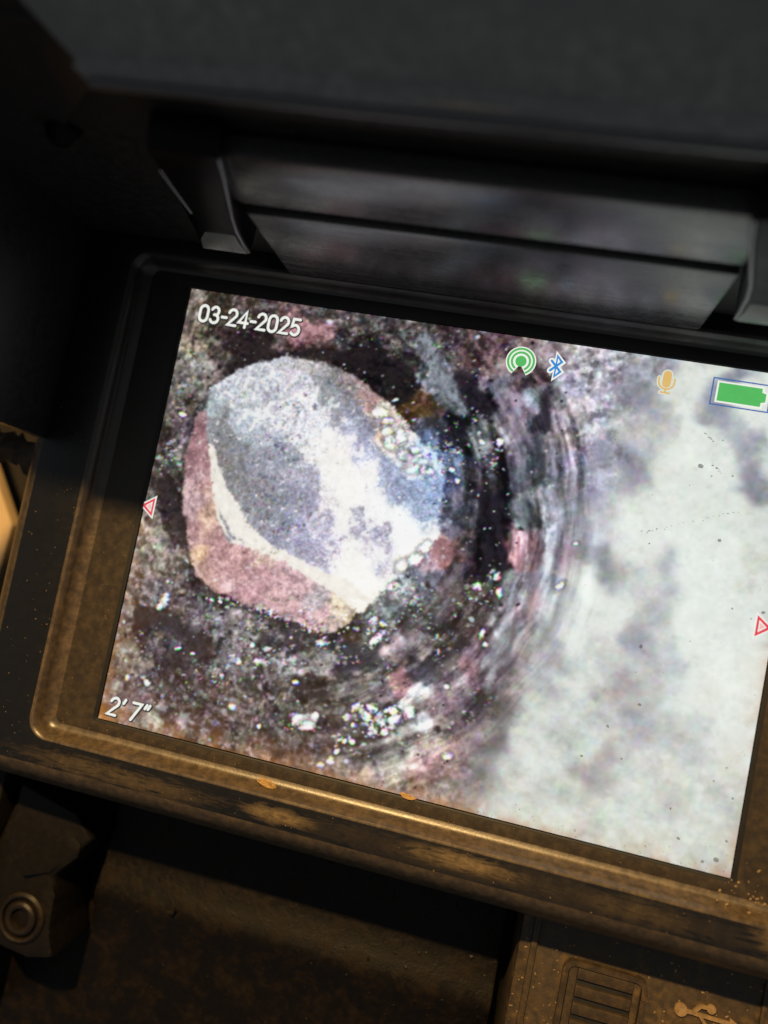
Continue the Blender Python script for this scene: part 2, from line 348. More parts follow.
    'stone': '''68 110 165 172 180  87 90 160 165 175  106 76 165 170 178  127 67 175 172 178  54 124 140 155 160  79 131 160 170 178  92 112 165 170 175  112 131 165 172 180
124 106 165 168 178  139 126 175 178 185  142 87 178 180 188  156 101 190 192 195  171 120 185 188 195  93 145 150 160 168  112 153 150 158 168  69 138 120 122 125
79 159 110 112 115  93 173 115 118 122  111 175 125 128 140  130 161 130 135 150  147 163 125 130 145  161 177 150 150 165  173 153 205 205 200  186 140 215 213 205
202 137 210 205 205  155 145 185 188 192  123 206 120 120 128  141 213 120 122 132  156 205 125 128 145  178 206 135 135 155  130 237 125 125 135  153 243 125 128 145
174 239 145 145 168  193 225 165 162 180  194 203 205 200 200  190 263 145 142 162  207 265 150 148 168  168 262 140 140 158  151 260 125 128 145  214 248 170 165 185
204 276 165 162 180  101 210 118 118 122  93 195 112 114 116  111 230 125 125 130  78 181 110 108 108  203 169 228 225 215  218 188 230 228 218  219 220 225 222 214
230 250 225 223 212  231 281 230 230 218  249 288 232 232 222  261 296 228 226 210  220 305 232 230 220  245 193 225 225 222  230 170 220 218 212  195 154 222 218 208
254 208 226 226 222  223 267 226 224 214  239 242 222 222 214  243 263 226 226 216  234 217 150 148 165  246 225 145 142 160  258 228 150 148 168  266 242 170 168 185
257 250 205 205 208  272 262 170 168 180  250 240 185 180 190  275 209 230 232 225  290 232 234 236 228  304 224 228 230 225  278 251 230 232 225  290 259 225 228 222
278 277 225 226 218  277 230 230 232 226  314 217 225 225 220  255 160 135 145 170  269 178 125 135 160  254 181 140 148 170  284 176 130 140 165  299 173 130 150 180
303 193 140 155 180  288 196 140 152 175  242 151 150 155 180  226 149 165 168 190  205 126 150 155 175  190 106 130 135 145  206 104 120 125 140  221 123 125 130 155
230 143 150 155 180  175 87 125 130 135  192 90 115 118 122  161 73 140 140 142  178 73 115 115 115  195 78 110 100 98  149 64 165 160 158  306 208 150 165 185
266 136 205 215 220  283 144 205 220 225  274 151 220 225 228  286 133 160 180 200  230 102 225 215 190  238 104 228 220 195  249 107 200 170 160  248 129 228 222 195
242 124 220 190 175  258 122 225 215 200  263 134 200 180 175  220 93 165 120 115  207 82 150 125 120  189 72 160 140 140  230 116 130 120 130''',
    'flank': '''41 154 125 70 78  48 175 130 80 85  48 198 125 78 84  49 220 120 88 92  60 229 130 100 105  52 241 125 95 98  61 206 130 75 80  68 238 190 150 120
68 216 190 150 130  76 259 200 165 130  62 261 165 105 108  81 263 150 95 100  73 287 190 145 105  72 290 205 170 110  60 278 150 110 110  31 139 110 75 78
94 277 170 110 112  115 273 175 120 118  141 289 165 110 118  109 296 168 112 112  135 312 165 105 115  92 294 165 115 112  82 303 150 110 95  164 295 170 125 130
187 301 165 130 135  168 315 170 130 130  200 309 150 145 150  192 326 180 130 138  214 327 195 155 155  230 329 185 160 150  168 289 165 125 135  143 276 185 160 145
181 323 185 140 140  245 320 140 120 80  238 313 190 180 150''',
}

def _hash(ix, iy, seed):
    n = (ix.astype(np.int64) * 374761393 + iy.astype(np.int64) * 668265263 + seed * 1442695041) & 0xffffffff
    n = ((n ^ (n >> 13)) * 1274126177) & 0xffffffff
    n = n ^ (n >> 16)
    return (n & 0xffffff).astype(np.float32) / float(0xffffff)

def vnoise(x, y, seed):
    ix = np.floor(x); iy = np.floor(y)
    fx = (x - ix).astype(np.float32); fy = (y - iy).astype(np.float32)
    fx = fx * fx * (3 - 2 * fx); fy = fy * fy * (3 - 2 * fy)
    a = _hash(ix, iy, seed); b = _hash(ix + 1, iy, seed)
    c = _hash(ix, iy + 1, seed); d = _hash(ix + 1, iy + 1, seed)
    return (a + (b - a) * fx) * (1 - fy) + (c + (d - c) * fx) * fy - 0.5

def fbm(x, y, seed, octaves=4, gain=0.55):
    s = 0; a = 1.0
    for o in range(octaves):
        s = s + a * vnoise(x * 2 ** o + 17.3 * o, y * 2 ** o - 9.1 * o, seed + 31 * o)
        a *= gain
    return s

def smooth(e0, e1, v):
    t = np.clip((v - e0) / (e1 - e0), 0, 1)
    return t * t * (3 - 2 * t)

def poly_sd(pts, X, Y):
    """signed distance to a polygon, negative inside"""
    d = np.full(X.shape, 1e9, np.float32); inside = np.zeros(X.shape, bool)
    n = len(pts)
    for i in range(n):
        x0, y0 = pts[i]; x1, y1 = pts[(i + 1) % n]
        ex, ey = x1 - x0, y1 - y0
        t = np.clip(((X - x0) * ex + (Y - y0) * ey) / (ex * ex + ey * ey + 1e-9), 0, 1)
        d = np.minimum(d, (X - x0 - t * ex) ** 2 + (Y - y0 - t * ey) ** 2)
        if y0 != y1:
            c = ((Y >= min(y0, y1)) & (Y < max(y0, y1)))
            inside ^= c & (X < (x1 - x0) * (Y - y0) / (y1 - y0) + x0)
    d = np.sqrt(d)
    return np.where(inside, -d, d)

def line_d(pts, X, Y):
    d = np.full(X.shape, 1e9, np.float32)
    for (x0, y0), (x1, y1) in zip(pts[:-1], pts[1:]):
        ex, ey = x1 - x0, y1 - y0
        t = np.clip(((X - x0) * ex + (Y - y0) * ey) / (ex * ex + ey * ey + 1e-9), 0, 1)
        d = np.minimum(d, (X - x0 - t * ex) ** 2 + (Y - y0 - t * ey) ** 2)
    return np.sqrt(d)

def colour_field(text, X, Y, sigma):
    """smooth colour field through scattered colour samples"""
    v = np.array([float(k) for k in text.split()], np.float32).reshape(-1, 5)
    num = np.zeros(X.shape + (3,), np.float32); den = np.zeros(X.shape, np.float32)
    for x, y, r, g, b in v:
        d2 = (X - x) ** 2 + (Y - y) ** 2
        w = np.exp(-d2 / (2 * sigma * sigma)) + 2.0 / (d2 + 30.0) ** 2
        den += w
        num[..., 0] += w * r; num[..., 1] += w * g; num[..., 2] += w * b
    return num / den[..., None]

def upsample(a, ny, nx):
    h, w = a.shape[:2]
    yy = np.linspace(0, h - 1, ny); xx = np.linspace(0, w - 1, nx)
    y0 = np.minimum(yy.astype(int), h - 2); x0 = np.minimum(xx.astype(int), w - 2)
    fy = (yy - y0)[:, None, None].astype(np.float32); fx = (xx - x0)[None, :, None].astype(np.float32)
    A = a[y0][:, x0]; B = a[y0][:, x0 + 1]; C_ = a[y0 + 1][:, x0]; D = a[y0 + 1][:, x0 + 1]
    return (A * (1 - fx) + B * fx) * (1 - fy) + (C_ * (1 - fx) + D * fx) * fy

def paint_display():
    rng = np.random.RandomState(7)
    X, Y = np.meshgrid(np.linspace(0, DW, NX, dtype=np.float32), np.linspace(0, DH, NY, dtype=np.float32))
    Xs, Ys = np.meshgrid(np.linspace(0, DW, NX // 2, dtype=np.float32), np.linspace(0, DH, NY // 2, dtype=np.float32))
    def warped(key, amp, seed, sigma, fine=.55):
        wx = Xs + amp * (fbm(Xs / 14, Ys / 14, seed, 3 if fine else 1) + fine * fbm(Xs / 4, Ys / 4, seed + 5, 2))
        wy = Ys + amp * (fbm(Xs / 14, Ys / 14, seed + 2, 3 if fine else 1) + fine * fbm(Xs / 4, Ys / 4, seed + 6, 2))
        return upsample(colour_field(CTRL[key], wx, wy, sigma), NY, NX)
    bg = warped('wall', 9.0, 11, 4.5)
    bg_soft = warped('wall', 9.0, 13, 8.0, 0)
    rock = warped('stone', 9.0, 51, 4.5)
    red = warped('flank', 6.0, 81, 5.0)

    # how rough the picture is: grainy to the left, blown out and soft to the right
    soft_right = smooth(395, 480, X + .22 * (Y - 200) + 22 * fbm(X / 40, Y / 40, 3, 2))
    bs = bg_soft.mean(2, keepdims=True)
    bg_soft = bs + .62 * (bg_soft - bs)
    bg_soft = 229 - (229 - bg_soft) * (.86 - .2 * smooth(250, 380, Y))[..., None]
    bg = bg + soft_right[..., None] * (bg_soft - bg)
    lum = bg.mean(2)
    rough = (1 - .88 * soft_right)

    # pipe wall: streaks that run round the stone
    cx, cy = (167.7, 208.2)
    dx, dy = X - cx, Y - cy
    r = np.hypot(dx, dy) + 8 * fbm(X / 50, Y / 50, 21, 2); th = np.arctan2(dy, dx)
    st = .8 * fbm(r / 6.5, th * 3.0, 23, 3) + 1.0 * fbm(r / 15.0, th * 2.2, 29, 2)
    band = smooth(135, 165, r) * (1 - smooth(205, 262, r)) * smooth(-1.2, -.6, th) * (1 - smooth(.6, 1.1, th))
    bg = bg * (1 - .26 * band)[..., None]
    side = smooth(130, 175, r) * (1 - smooth(265, 335, r)) * smooth(-1.15, -.45, th) * (1 - smooth(.95, 1.5, th))
    bg = bg * (1 + 1.0 * side * (1 - .5 * soft_right) * st)[..., None]
    lower = smooth(0.9, 1.3, th) * (1 - smooth(2.6, 2.9, th)) * smooth(120, 150, r)
    bg = bg * (1 + .35 * lower * rough * fbm(r / 7.0, th * 8, 37, 3))[..., None]

    # gravel and mud: clumps, grains and a little colour noise
    g1 = fbm(X / 9, Y / 9, 41, 4); g2 = fbm(X / 3.6, Y / 3.6, 43, 3); g3 = fbm(X / 1.7, Y / 1.7, 47, 2)
    ga = fbm(r / 3.0, th * 24, 39, 3)
    g2 = g2 + .6 * side * (ga - g2)
    grain = .34 * g1 + .32 * g2 + .05 * g3
    dark = 1 - smooth(150, 200, lum)
    bg = bg * (1 + rough * grain)[..., None] + (rough * dark * (3 + 44 * np.clip(g2, 0, 1)))[..., None]
    hue = np.stack([fbm(X / 7, Y / 7, 61, 3), fbm(X / 7, Y / 7, 67, 3) * .75, fbm(X / 7, Y / 7, 71, 3)], -1)
    bg = bg + 14 * hue * rough[..., None]
    fine = np.stack([vnoise(X / 1.3, Y / 1.3, s) for s in (101, 103, 107)], -1)
    bg = bg + 8 * fine * (rough * .9 + .05)[..., None]
    # pebbles that catch the light, hollows that do not
    peb = smooth(.12, .46, fbm(X / 6.4, Y / 6.4, 171, 3) + .25 * fbm(X / 26, Y / 26, 173, 2))
    hol = smooth(.08, .48, fbm(X / 7.5, Y / 7.5, 177, 3) + .25 * fbm(X / 30, Y / 30, 179, 2))
    k = rough * (1 - .6 * side) * (.25 + .75 * smooth(30, 85, lum))
    bg = bg * (1 - .36 * k * hol)[..., None] + (k * peb)[..., None] * (np.array([50, 49, 50]) + 26 * hue)
    mott = soft_right * np.clip((236 - lum) / 60, .12, 1)
    bg = bg + (mott * (30 * fbm(X / 16, Y / 13, 227, 4) + 9 * fbm(X / 5, Y / 5, 229, 2)))[..., None] + (16 * mott)[..., None] * hue
    bg = bg + 7 * (fbm(X / 60, Y / 60, 83, 3) * soft_right)[..., None]

    # wet and dark between the grains
    bg = bg - (rough * 15 * (1 - smooth(40, 150, bg.mean(2))))[..., None]
    # single streaks and folds of the pipe wall: points, width, softness, colour, strength
    wob = 2.0 * fbm(X / 12, Y / 12, 181, 3)
    for pts, wd, sf, c, op in (
        ('414 167 421 201 429 235 432 272', 5, 3, (205,212,222), .75),
        ('426 261 430 291 431 326 429 361', 6, 4, (190,196,206), .7),
        ('431 179 441 218 445 257 445 297 446 332', 7, 4, (150,155,172), .6),
        ('395 204 397 218 401 238', 2, 1.6, (165,85,92), .7),
        ('402 200 406 225 407 245', 3, 2, (200,180,188), .8),
        ('415 192 420 222 423 252', 2, 1.6, (120,110,125), .6),
        ('406 202 413 238', 1.5, 1.2, (120,95,105), .6),
        ('408 196 414 215 418 243 420 267', 3, 2, (178,118,130), .6),
        ('376 206 384 214', 5, 3, (165,85,98), .7),
        ('398 257 398 293 395 331 393 359', 6, 3, (150,156,168), .75),
        ('405 266 407 306 405 342', 3, 2, (95,85,95), .6),
        ('418 268 421 303 420 343', 4, 3, (175,150,152), .6),
        ('355 167 359 198 370 227', 12, 4, (28,25,32), .8),
        ('367 170 377 210 385 237', 9, 4, (32,28,36), .8),
        ('368 217 369 240', 12, 4, (32,28,34), .8),
        ('314 55 329 72 340 83', 14, 5, (34,31,38), .75),
        ('393 53 401 86', 8, 4, (42,38,46), .7),
        ('395 103 404 132', 7, 4, (58,62,70), .7),
        ('311 102 320 121', 14, 5, (30,30,36), .7),
        ('262 16 279 40 300 68 315 85', 13, 4, (124,133,140), .75),
        ('351 42 364 72 376 106 385 136', 7, 4, (132,124,138), .6),
        ('341 44 351 68 361 98', 6, 4, (128,122,136), .6),
        ('308 6 324 22 341 40', 5, 3, (135,105,108), .5),
        ('300 18 314 37', 5, 3, (130,95,98), .55),
        ('384 136 393 166 400 195', 6, 3, (88,102,104), .6),
        ('410 100 420 140 425 170', 6, 4, (135,138,152), .55),
        ('435 127 445 166 452 200', 7, 4, (160,165,182), .55),
        ('461 183 466 202', 8, 4, (132,138,155), .6),
        ('475 199 483 221 490 238', 11, 6, (108,114,130), .8),
        ('459 148 470 181', 14, 7, (122,118,150), .5),
        ('480 98 488 117 491 137', 10, 6, (112,114,145), .7),
        ('455 97 463 117', 16, 8, (128,132,152), .6),
        ('472 38 490 47', 18, 8, (122,128,146), .7),
        ('467 23 479 11', 14, 8, (145,146,160), .5),
        ('549 20 553 40 563 53', 13, 6, (110,120,150), .85),
        ('565 51 578 66 588 81', 9, 6, (150,158,178), .7),
        ('589 79 595 97 602 113', 10, 5, (116,124,146), .85),
        ('534 204 540 217 545 228', 8, 4, (150,154,176), .85),
        ('514 218 516 232', 9, 5, (182,178,192), .6),
        ('522 261 535 256 545 246', 10, 6, (165,166,176), .65),
        ('523 270 528 289 525 305', 16, 9, (158,158,172), .6),
        ('552 286 546 297', 12, 7, (176,180,192), .65),
        ('505 314 533 327 546 339', 22, 12, (158,152,158), .5),
        ('527 348 543 359 533 371', 16, 9, (132,132,146), .55),
        ('512 395 507 416 503 432', 14, 7, (152,136,136), .65),
        ('557 360 583 352 599 379', 12, 8, (172,174,182), .5),
        ('451 356 445 392 438 423', 10, 6, (205,203,200), .7),
        ('447 375 450 368', 8, 4, (205,206,200), .6),
        ('450 256 466 293 472 301', 10, 8, (218,220,220), .6),
        ('464 388 462 417 452 454', 12, 8, (196,200,198), .5),
        ('483 417 488 408', 9, 4, (118,114,120), .75),
        ('558 475 522 480', 10, 8, (205,206,186), .5),
        ('411 365 413 400 401 442', 12, 6, (95,84,88), .6),
        ('354 454 369 430 384 407', 12, 6, (150,124,122), .5),
        ('342 422 358 400 371 387', 8, 4, (158,150,136), .6),
        ('333 348 346 335', 16, 6, (52,52,58), .6),
        ('249 367 277 350', 14, 6, (44,44,50), .75),
        ('208 400 231 401', 12, 4, (54,46,44), .75),
        ('214 403 286 370', 3, 2, (165,160,155), .4),
        ('25 364 62 365 94 380', 18, 7, (48,43,46), .75),
        ('59 404 95 385', 14, 6, (58,50,54), .6),
        ('18 220 35 244 49 269', 16, 6, (50,43,42), .75),
        ('60 55 99 49 74 81', 20, 6, (42,35,33), .75),
        ('135 51 189 49 230 62 255 82', 12, 5, (32,27,27), .8),
        ('209 40 245 56', 20, 8, (30,26,26), .7),
        ('84 309 110 328 151 335 207 343', 7, 3, (52,46,48), .6),
        ('251 327 284 333 251 350', 12, 5, (52,50,52), .6),
        ('134 30 153 22', 13, 5, (170,118,124), .7),
        ('260 92 281 93', 8, 4, (96,70,34), .85),
        ('293 341 310 327 324 329', 10, 5, (148,136,140), .5),
        ('304 367 311 372', 12, 5, (150,95,102), .6),
        ('319 221 328 236', 10, 4, (160,98,100), .6),
        ):
        pts = np.array(pts.split(), float).reshape(-1, 2)
        i0 = max(int((pts[:, 1].min() - wd - sf - 8) * NY / DH), 0); i1 = min(int((pts[:, 1].max() + wd + sf + 8) * NY / DH), NY)
        j0 = max(int((pts[:, 0].min() - wd - sf - 8) * NX / DW), 0); j1 = min(int((pts[:, 0].max() + wd + sf + 8) * NX / DW), NX)
        if i0 >= i1 or j0 >= j1: continue
        w_ = (slice(i0, i1), slice(j0, j1))
        d = line_d(pts, X[w_], Y[w_]) + wob[w_]
        mk = np.minimum(1, op * (1.35 - .85 * soft_right[w_]) * smooth(wd / 2 + sf, wd / 2 - sf, d) * np.clip(.75 + 1.1 * g2[w_], 0, 1))
        bg[w_] += mk[..., None] * ((np.array(c) + .45 * soft_right[w_][..., None] * (np.mean(c) + 8 - np.array(c))) * (1 + .25 * g2[w_] * rough[w_])[..., None] - bg[w_])

    # the stone
    outline = [(48.0, 105.8), (59.8, 91.4), (73.4, 80.2), (89.5, 70.9), (103.9, 64.1), (120.6, 58.1), (136.0, 56.8), (164.1, 59.0), (192.9, 66.5), (222.7, 80.2), (247.1, 95.6), (264.3, 113.0), (279.3, 125.4), (297.4, 132.8),
               (310.9, 160.0), (313.8, 191.0), (316.7, 216.6), (310.7, 233.5), (296.0, 253.2), (279.4, 274.4), (262.9, 296.6), (248.4, 313.3), (242.4, 325.1), (229.0, 337.4), (207.5, 336.8), (183.1, 333.6), (151.3, 327.7), (126.5, 325.4), (106.0, 323.3), (87.5, 316.3), (72.6, 305.2), (63.5, 289.5), (53.0, 263.1), (42.6, 237.4), (37.3, 208.4), (35.0, 177.6), (34.6, 149.6), (37.3, 135.7), (45.4, 125.3)]
    edge = 4.2 * fbm(X / 11, Y / 11, 91, 3) + 2.6 * fbm(X / 3.2, Y / 3.2, 93, 2)
    sd = poly_sd(outline, X, Y) + edge
    flank = [(36.5, 132.4), (45.0, 128.8), (51.3, 152.3), (59.9, 175.4), (66.4, 199.7), (74.4, 225.9), (86.7, 251.0), (100.1, 265.8), (121.0, 269.3), (150.4, 272.0), (183.0, 281.5), (209.0, 292.1), (235.8, 303.4), (249.0, 311.1), (242.0, 333.6), (218.2, 347.1), (153.9, 339.9), (87.7, 327.1), (52.4, 296.2), (32.6, 233.8), (28.2, 167.6)]
    fd = poly_sd(flank, X, Y) + .8 * edge
    t1 = fbm(X / 5, Y / 5, 111, 4); t2 = fbm(X / 2.2, Y / 2.2, 113, 2)
    white = smooth(190, 222, rock.mean(2))
    tex = (1 - .8 * white)
    rg = rock.mean(2, keepdims=True)
    rock = rg + .82 * (rock - rg) + (15 * tex)[..., None]
    rock = rock * (1 + tex * (.18 * t1 + .26 * t2 + .22 * vnoise(X / 1.3, Y / 1.3, 117)))[..., None]
    rock = rock + (14 * tex)[..., None] * np.stack([fbm(X / 4, Y / 4, 121, 2), fbm(X / 4, Y / 4, 123, 2) * .6, fbm(X / 4, Y / 4, 127, 2)], -1)
    pits = smooth(.42, .62, fbm(X / 3.0, Y / 3.0, 129, 2) + .25 * fbm(X / 30, Y / 30, 131, 2)) * (.25 + .5 * white)
    rock = rock * (1 - .35 * pits)[..., None]
    # the speckled white crystals that break up the blue face
    cr = smooth(.18, .42, fbm(X / 6, Y / 6, 133, 4) + .35 * smooth(60, 0, line_d([(91.6, 111.9), (147.8, 113.5), (198.8, 148.3), (230.0, 196.4), (237.4, 258.8)], X, Y)) - .16)
    rock = rock + cr[..., None] * .75 * (np.array([232, 232, 228]) - rock)
    face = rock
    # pale rim where the face meets the flanks
    rim = [(58.9, 171.1), (67.4, 194.0), (74.7, 217.0), (83.3, 235.2), (94.1, 248.4), (108.1, 261.0), (126.8, 264.9), (149.8, 268.9), (180.5, 279.9), (208.6, 290.1), (236.0, 299.1), (262.9, 296.6), (238.8, 281.7), (205.8, 276.8), (178.2, 268.6), (152.7, 261.9), (135.6, 254.5), (117.8, 243.8), (102.9, 227.0), (86.9, 210.3), (73.0, 188.5), (63.3, 170.3)]
    rd = poly_sd(rim, X, Y) + 2.2 * fbm(X / 6, Y / 6, 141, 3)
    m = smooth(1.6, -1.6, rd + 2.4 * fbm(X / 2.5, Y / 2.5, 143, 2))
    m = np.maximum(m, smooth(7, 5, rd) * smooth(6, 3, fd))
    face = face + m[..., None] * (np.array([222, 218, 204]) * (1 + .10 * t1[..., None]) - face)
    red = red + (.22 + .9 * np.clip(fbm(X / 18, Y / 18, 223, 3), 0, 1))[..., None] * (np.array([205, 182, 182]) - red)
    red = red * (1 + .3 * fbm(r / 5, th * 16, 187, 3))[..., None]
    red = 8 + red * (1 + .26 * t1 + .2 * t2 + .1 * fbm(X / 1.5, Y / 1.5, 147, 2))[..., None]
    sp = smooth(.2, .5, fbm(X / 3.0, Y / 3.0, 149, 2))
    red = red + (sp * .6)[..., None] * (np.array([225, 205, 195]) - red)
    stone = face + smooth(1.8, -1.8, fd + 2.0 * fbm(X / 2.5, Y / 2.5, 193, 2))[..., None] * (red - face)
    # thin light line along the foot of the flank
    foot = line_d([(37.8, 210.6), (48.3, 247.4), (58.7, 278.4), (73.7, 305.0), (97.3, 319.7), (138.2, 328.3), (194.8, 337.5), (221.9, 339.0)], X, Y) + edge
    stone = stone + (.55 * smooth(2.2, .6, foot) * smooth(-.25, .25, fbm(X / 16, Y / 16, 151, 2)))[..., None] * (np.array([215, 190, 180]) - stone)
    shade = 1 - .38 * smooth(9, 0, sd) * smooth(-1, 2, sd) * smooth(.2, .9, np.abs(th - .3)) * (1 - .6 * soft_right)
    bg = bg * shade[..., None]
    img = bg + smooth(2.8, -2.2, sd + 2.2 * fbm(X / 2, Y / 2, 191, 2))[..., None] * (stone - bg)

    # wet highlights: small overexposed pebbles with coloured fringes
    def blob(x, y, a, b, rot, col, soft=.8, fringe=1.0, ring=0.0, lighten=True):
        R = int(max(a, b) * 1.25 + 5); sx = NX / DW; sy = NY / DH
        i0, i1 = max(int((y - R) * sy), 0), min(int((y + R) * sy) + 1, NY)
        j0, j1 = max(int((x - R) * sx), 0), min(int((x + R) * sx) + 1, NX)
        if i0 >= i1 or j0 >= j1: return
        x_, y_ = X[i0:i1, j0:j1], Y[i0:i1, j0:j1]
        c, s = math.cos(rot), math.sin(rot)
        off = rng.uniform(-.55, .55, (3, 2)) * fringe
        wob = .75 * fbm(x_ / 2.6, y_ / 2.6, int(rng.randint(9999)), 2)
        for k in range(3):
            px, py = x_ - x - off[k, 0], y_ - y - off[k, 1]
            q = np.hypot((px * c + py * s) / a, (-px * s + py * c) / b) + wob
            w = smooth(1 + soft * .5, 1 - soft * .5, q)
            if ring: img[i0:i1, j0:j1, k] *= 1 - ring * smooth(2.3, 1.5, q) * (1 - w)
            img[i0:i1, j0:j1, k] += w * (np.maximum(col[k], img[i0:i1, j0:j1, k]) - img[i0:i1, j0:j1, k]) if lighten else w * (col[k] - img[i0:i1, j0:j1, k])

    WHITE = (236, 240, 234)
    big = """45 341 5 9 0.10;41 349 4 5 0.00;220 432 15 9 -0.30;211 431 8 6 -0.20;229 424 5 5 0.20;224 436 10 5 -0.20;317 393 8 10 0.00;274 335 9 4 -0.90;
219 350 5 4 -0.20;202 395 4 3 -0.20;268 406 6 4 -0.70;276 409 5 4 -0.20;284 403 7 5 0.10;280 412 5 5 -0.20;295 413 7 5 -0.50;303 415 7 6 0.00;
309 407 8 6 -0.40;290 426 6 6 0.10;301 424 5 4 -0.20;304 400 6 4 -0.20;261 418 4 4 -0.20;270 424 3 3 -0.20;276 433 0.1 .1 -0.20;271 440 5 3 0.10;
264 442 3 3 -0.20;258 454 4 3 -0.70;253 464 4 4 -0.70;244 471 4 3 -0.20;233 101 9 6 -0.10;243 109 6 4 -0.20;244 121 5 8 0.00;251 131 7 7 0.20;
259 123 5 8 -0.20;266 142 6 5 0.00;275 143 6 5 -0.20;284 147 8 6 0.10;276 154 8 5 -0.20;290 153 5 5 -0.20;276 135 5 4 0.20;295 154 4 4 -0.20;
358 111 4 5 -0.10;381 247 4 6 0.00;386 262 3 5 -0.10;364 260 6 4 -0.60;377 306 3 6 0.10;382 316 3 3 -0.20;450 199 3 2 -0.20;442 244 6 3 -1.00;
353 365 3 3 -0.20;367 432 5 4 -0.20;269 314 4 3 -0.20;279 317 5 3 0.60;322 398 5 7 -0.20;286 255 7 6 -1.00;298 247 8 6 -0.80;281 277 6 4 -0.80;
305 232 7 5 -0.90;112 317 0.1 .1 -0.20;96 331 3 2 0.30;105 330 3 2 0.30;142 434 4 4 -0.20;173 448 3 3 -0.20;23 431 3 4 -0.20;46 431 4 4 0.30;
71 388 4 2 -0.50;88 390 3 2 -0.20;124 406 3 3 -0.20;159 383 5 4 -0.20;138 388 4 4 -0.20;149 368 3 3 -0.20;317 148 3 3 -0.20;324 158 3 3 -0.20;
341 115 4 3 0.20;21 140 5 3 0.00"""
    for row in big.strip().split(';'):
        x, y, a, b, rot = [float(k) for k in row.split()]
        blob(x, y, a * .84, b * .8, rot, WHITE, .7, 1.5, .25)
    # clusters: x y spread_x spread_y count size brightness
    clusters = """18 81 7 8 26 2.0 .78;16 108 8 10 34 2.0 .72;14 127 6 6 18 1.8 .74;16 175 7 8 26 2.0 .8;15 190 8 7 26 1.9 .85;28 199 5 6 12 1.7 .8;
29 345 12 6 22 1.8 .8;93 353 18 8 40 1.8 .78;148 347 10 6 30 1.8 .85;140 386 14 10 40 2.0 .88;186 375 16 6 36 2.0 .9;229 350 18 7 34 1.9 .85;
271 323 12 10 50 2.1 .95;285 338 10 8 26 1.9 .85;204 380 20 6 26 1.8 .8;248 362 16 5 18 1.8 .8;293 415 16 11 50 2.6 1.0;270 444 14 8 22 2.2 .95;
312 291 14 14 46 1.8 .78;338 321 18 16 50 1.8 .6;289 280 12 8 34 2.1 .9;359 275 14 18 44 1.8 .65;377 261 8 14 24 2.0 .85;305 151 10 16 60 2.1 .86;
287 138 12 10 46 2.3 .95;316 127 12 12 34 1.9 .8;311 181 8 14 30 1.8 .7;327 104 16 18 40 1.9 .75;352 126 10 14 26 1.9 .8;257 117 6 14 26 2.6 .95;
227 102 10 10 22 1.8 .85;195 78 16 8 26 1.5 .75;146 103 30 20 50 1.2 .9;133 149 26 18 36 1.3 .88;162 231 26 20 40 1.2 .86;125 216 14 20 24 1.2 .86;
79 108 14 14 40 1.4 .84;163 28 20 8 26 1.5 .55;238 22 30 12 34 1.5 .5;281 26 14 14 20 1.5 .6;323 30 18 18 30 1.5 .5;53 39 26 14 30 1.5 .45;
112 413 30 20 44 1.7 .72;61 436 24 18 36 1.8 .75;205 439 30 16 36 1.7 .7;347 421 24 20 44 1.7 .62;378 373 24 24 46 1.7 .55;306 369 20 14 26 1.6 .65;
150 330 26 5 70 1.8 .95;205 335 18 5 50 1.8 .95;191 321 22 8 30 1.4 .9;239 320 10 8 26 1.8 .9;116 327 12 5 26 1.6 .9;128 281 30 10 20 1.2 .85;
189 311 20 8 18 1.4 .85;33 388 12 14 16 1.7 .7"""
    tint = [(236, 240, 236), (200, 226, 222), (210, 214, 238), (222, 228, 205), (190, 215, 232), (226, 205, 214), (186, 206, 190)]
    dens = np.zeros_like(Xs); lift = np.zeros_like(Xs)
    for row in clusters.strip().split(';'):
        x, y, sx, sy, n, size, br = [float(k) for k in row.split()]
        g_ = np.exp(-.5 * (((Xs - x) / (sx * 1.15)) ** 2 + ((Ys - y) / (sy * 1.15)) ** 2))
        dens = np.maximum(dens, g_ * np.clip(.35 + 1.1 * n * size * size / (6.3 * sx * sy), 0, 1)); lift = np.maximum(lift, g_ * br)
        for k in range(int(n * .45)):
            px, py = x + rng.normal() * sx, y + rng.normal() * sy
            a = size * (.3 + rng.gamma(1.6, .3)); b = a * rng.uniform(.4, .9)
            col = np.array(tint[rng.randint(len(tint))]) * br * rng.uniform(.8, 1.04)
            blob(px, py, a, b, rng.uniform(-.9, .3), col, .9, 1.2, rng.uniform(-.1, .25))
    dens = upsample(dens[..., None], NY, NX)[..., 0]; lift = upsample(lift[..., None], NY, NX)[..., 0]
    ax = X + 2.2 * fbm(X / 6, Y / 6, 201, 2); ay = Y + 2.2 * fbm(X / 6, Y / 6, 203, 2)
    for k in range(3):                               # slightly shifted per channel: coloured fringes
        ox, oy = ((-.45, .2), (0, 0), (.45, -.3))[k]
        q = .75 * vnoise((ax + ox) / 2.1, (ay + oy) / 1.8, 211) + .55 * vnoise((ax + ox) / 5.2, (ay + oy) / 4.4, 213) + .2 * vnoise(X / 3, Y / 3, 217 + k)
        w = smooth(.47 - .42 * dens, .60 - .42 * dens, q) * np.clip(dens * 3, 0, 1)
        img[..., k] += w * (np.maximum(img[..., k], 150 + 92 * lift) - img[..., k])
        w2 = smooth(-.24, -.42, q) * np.clip(dens * 2.2, 0, 1)
        img[..., k] *= 1 - .5 * w2
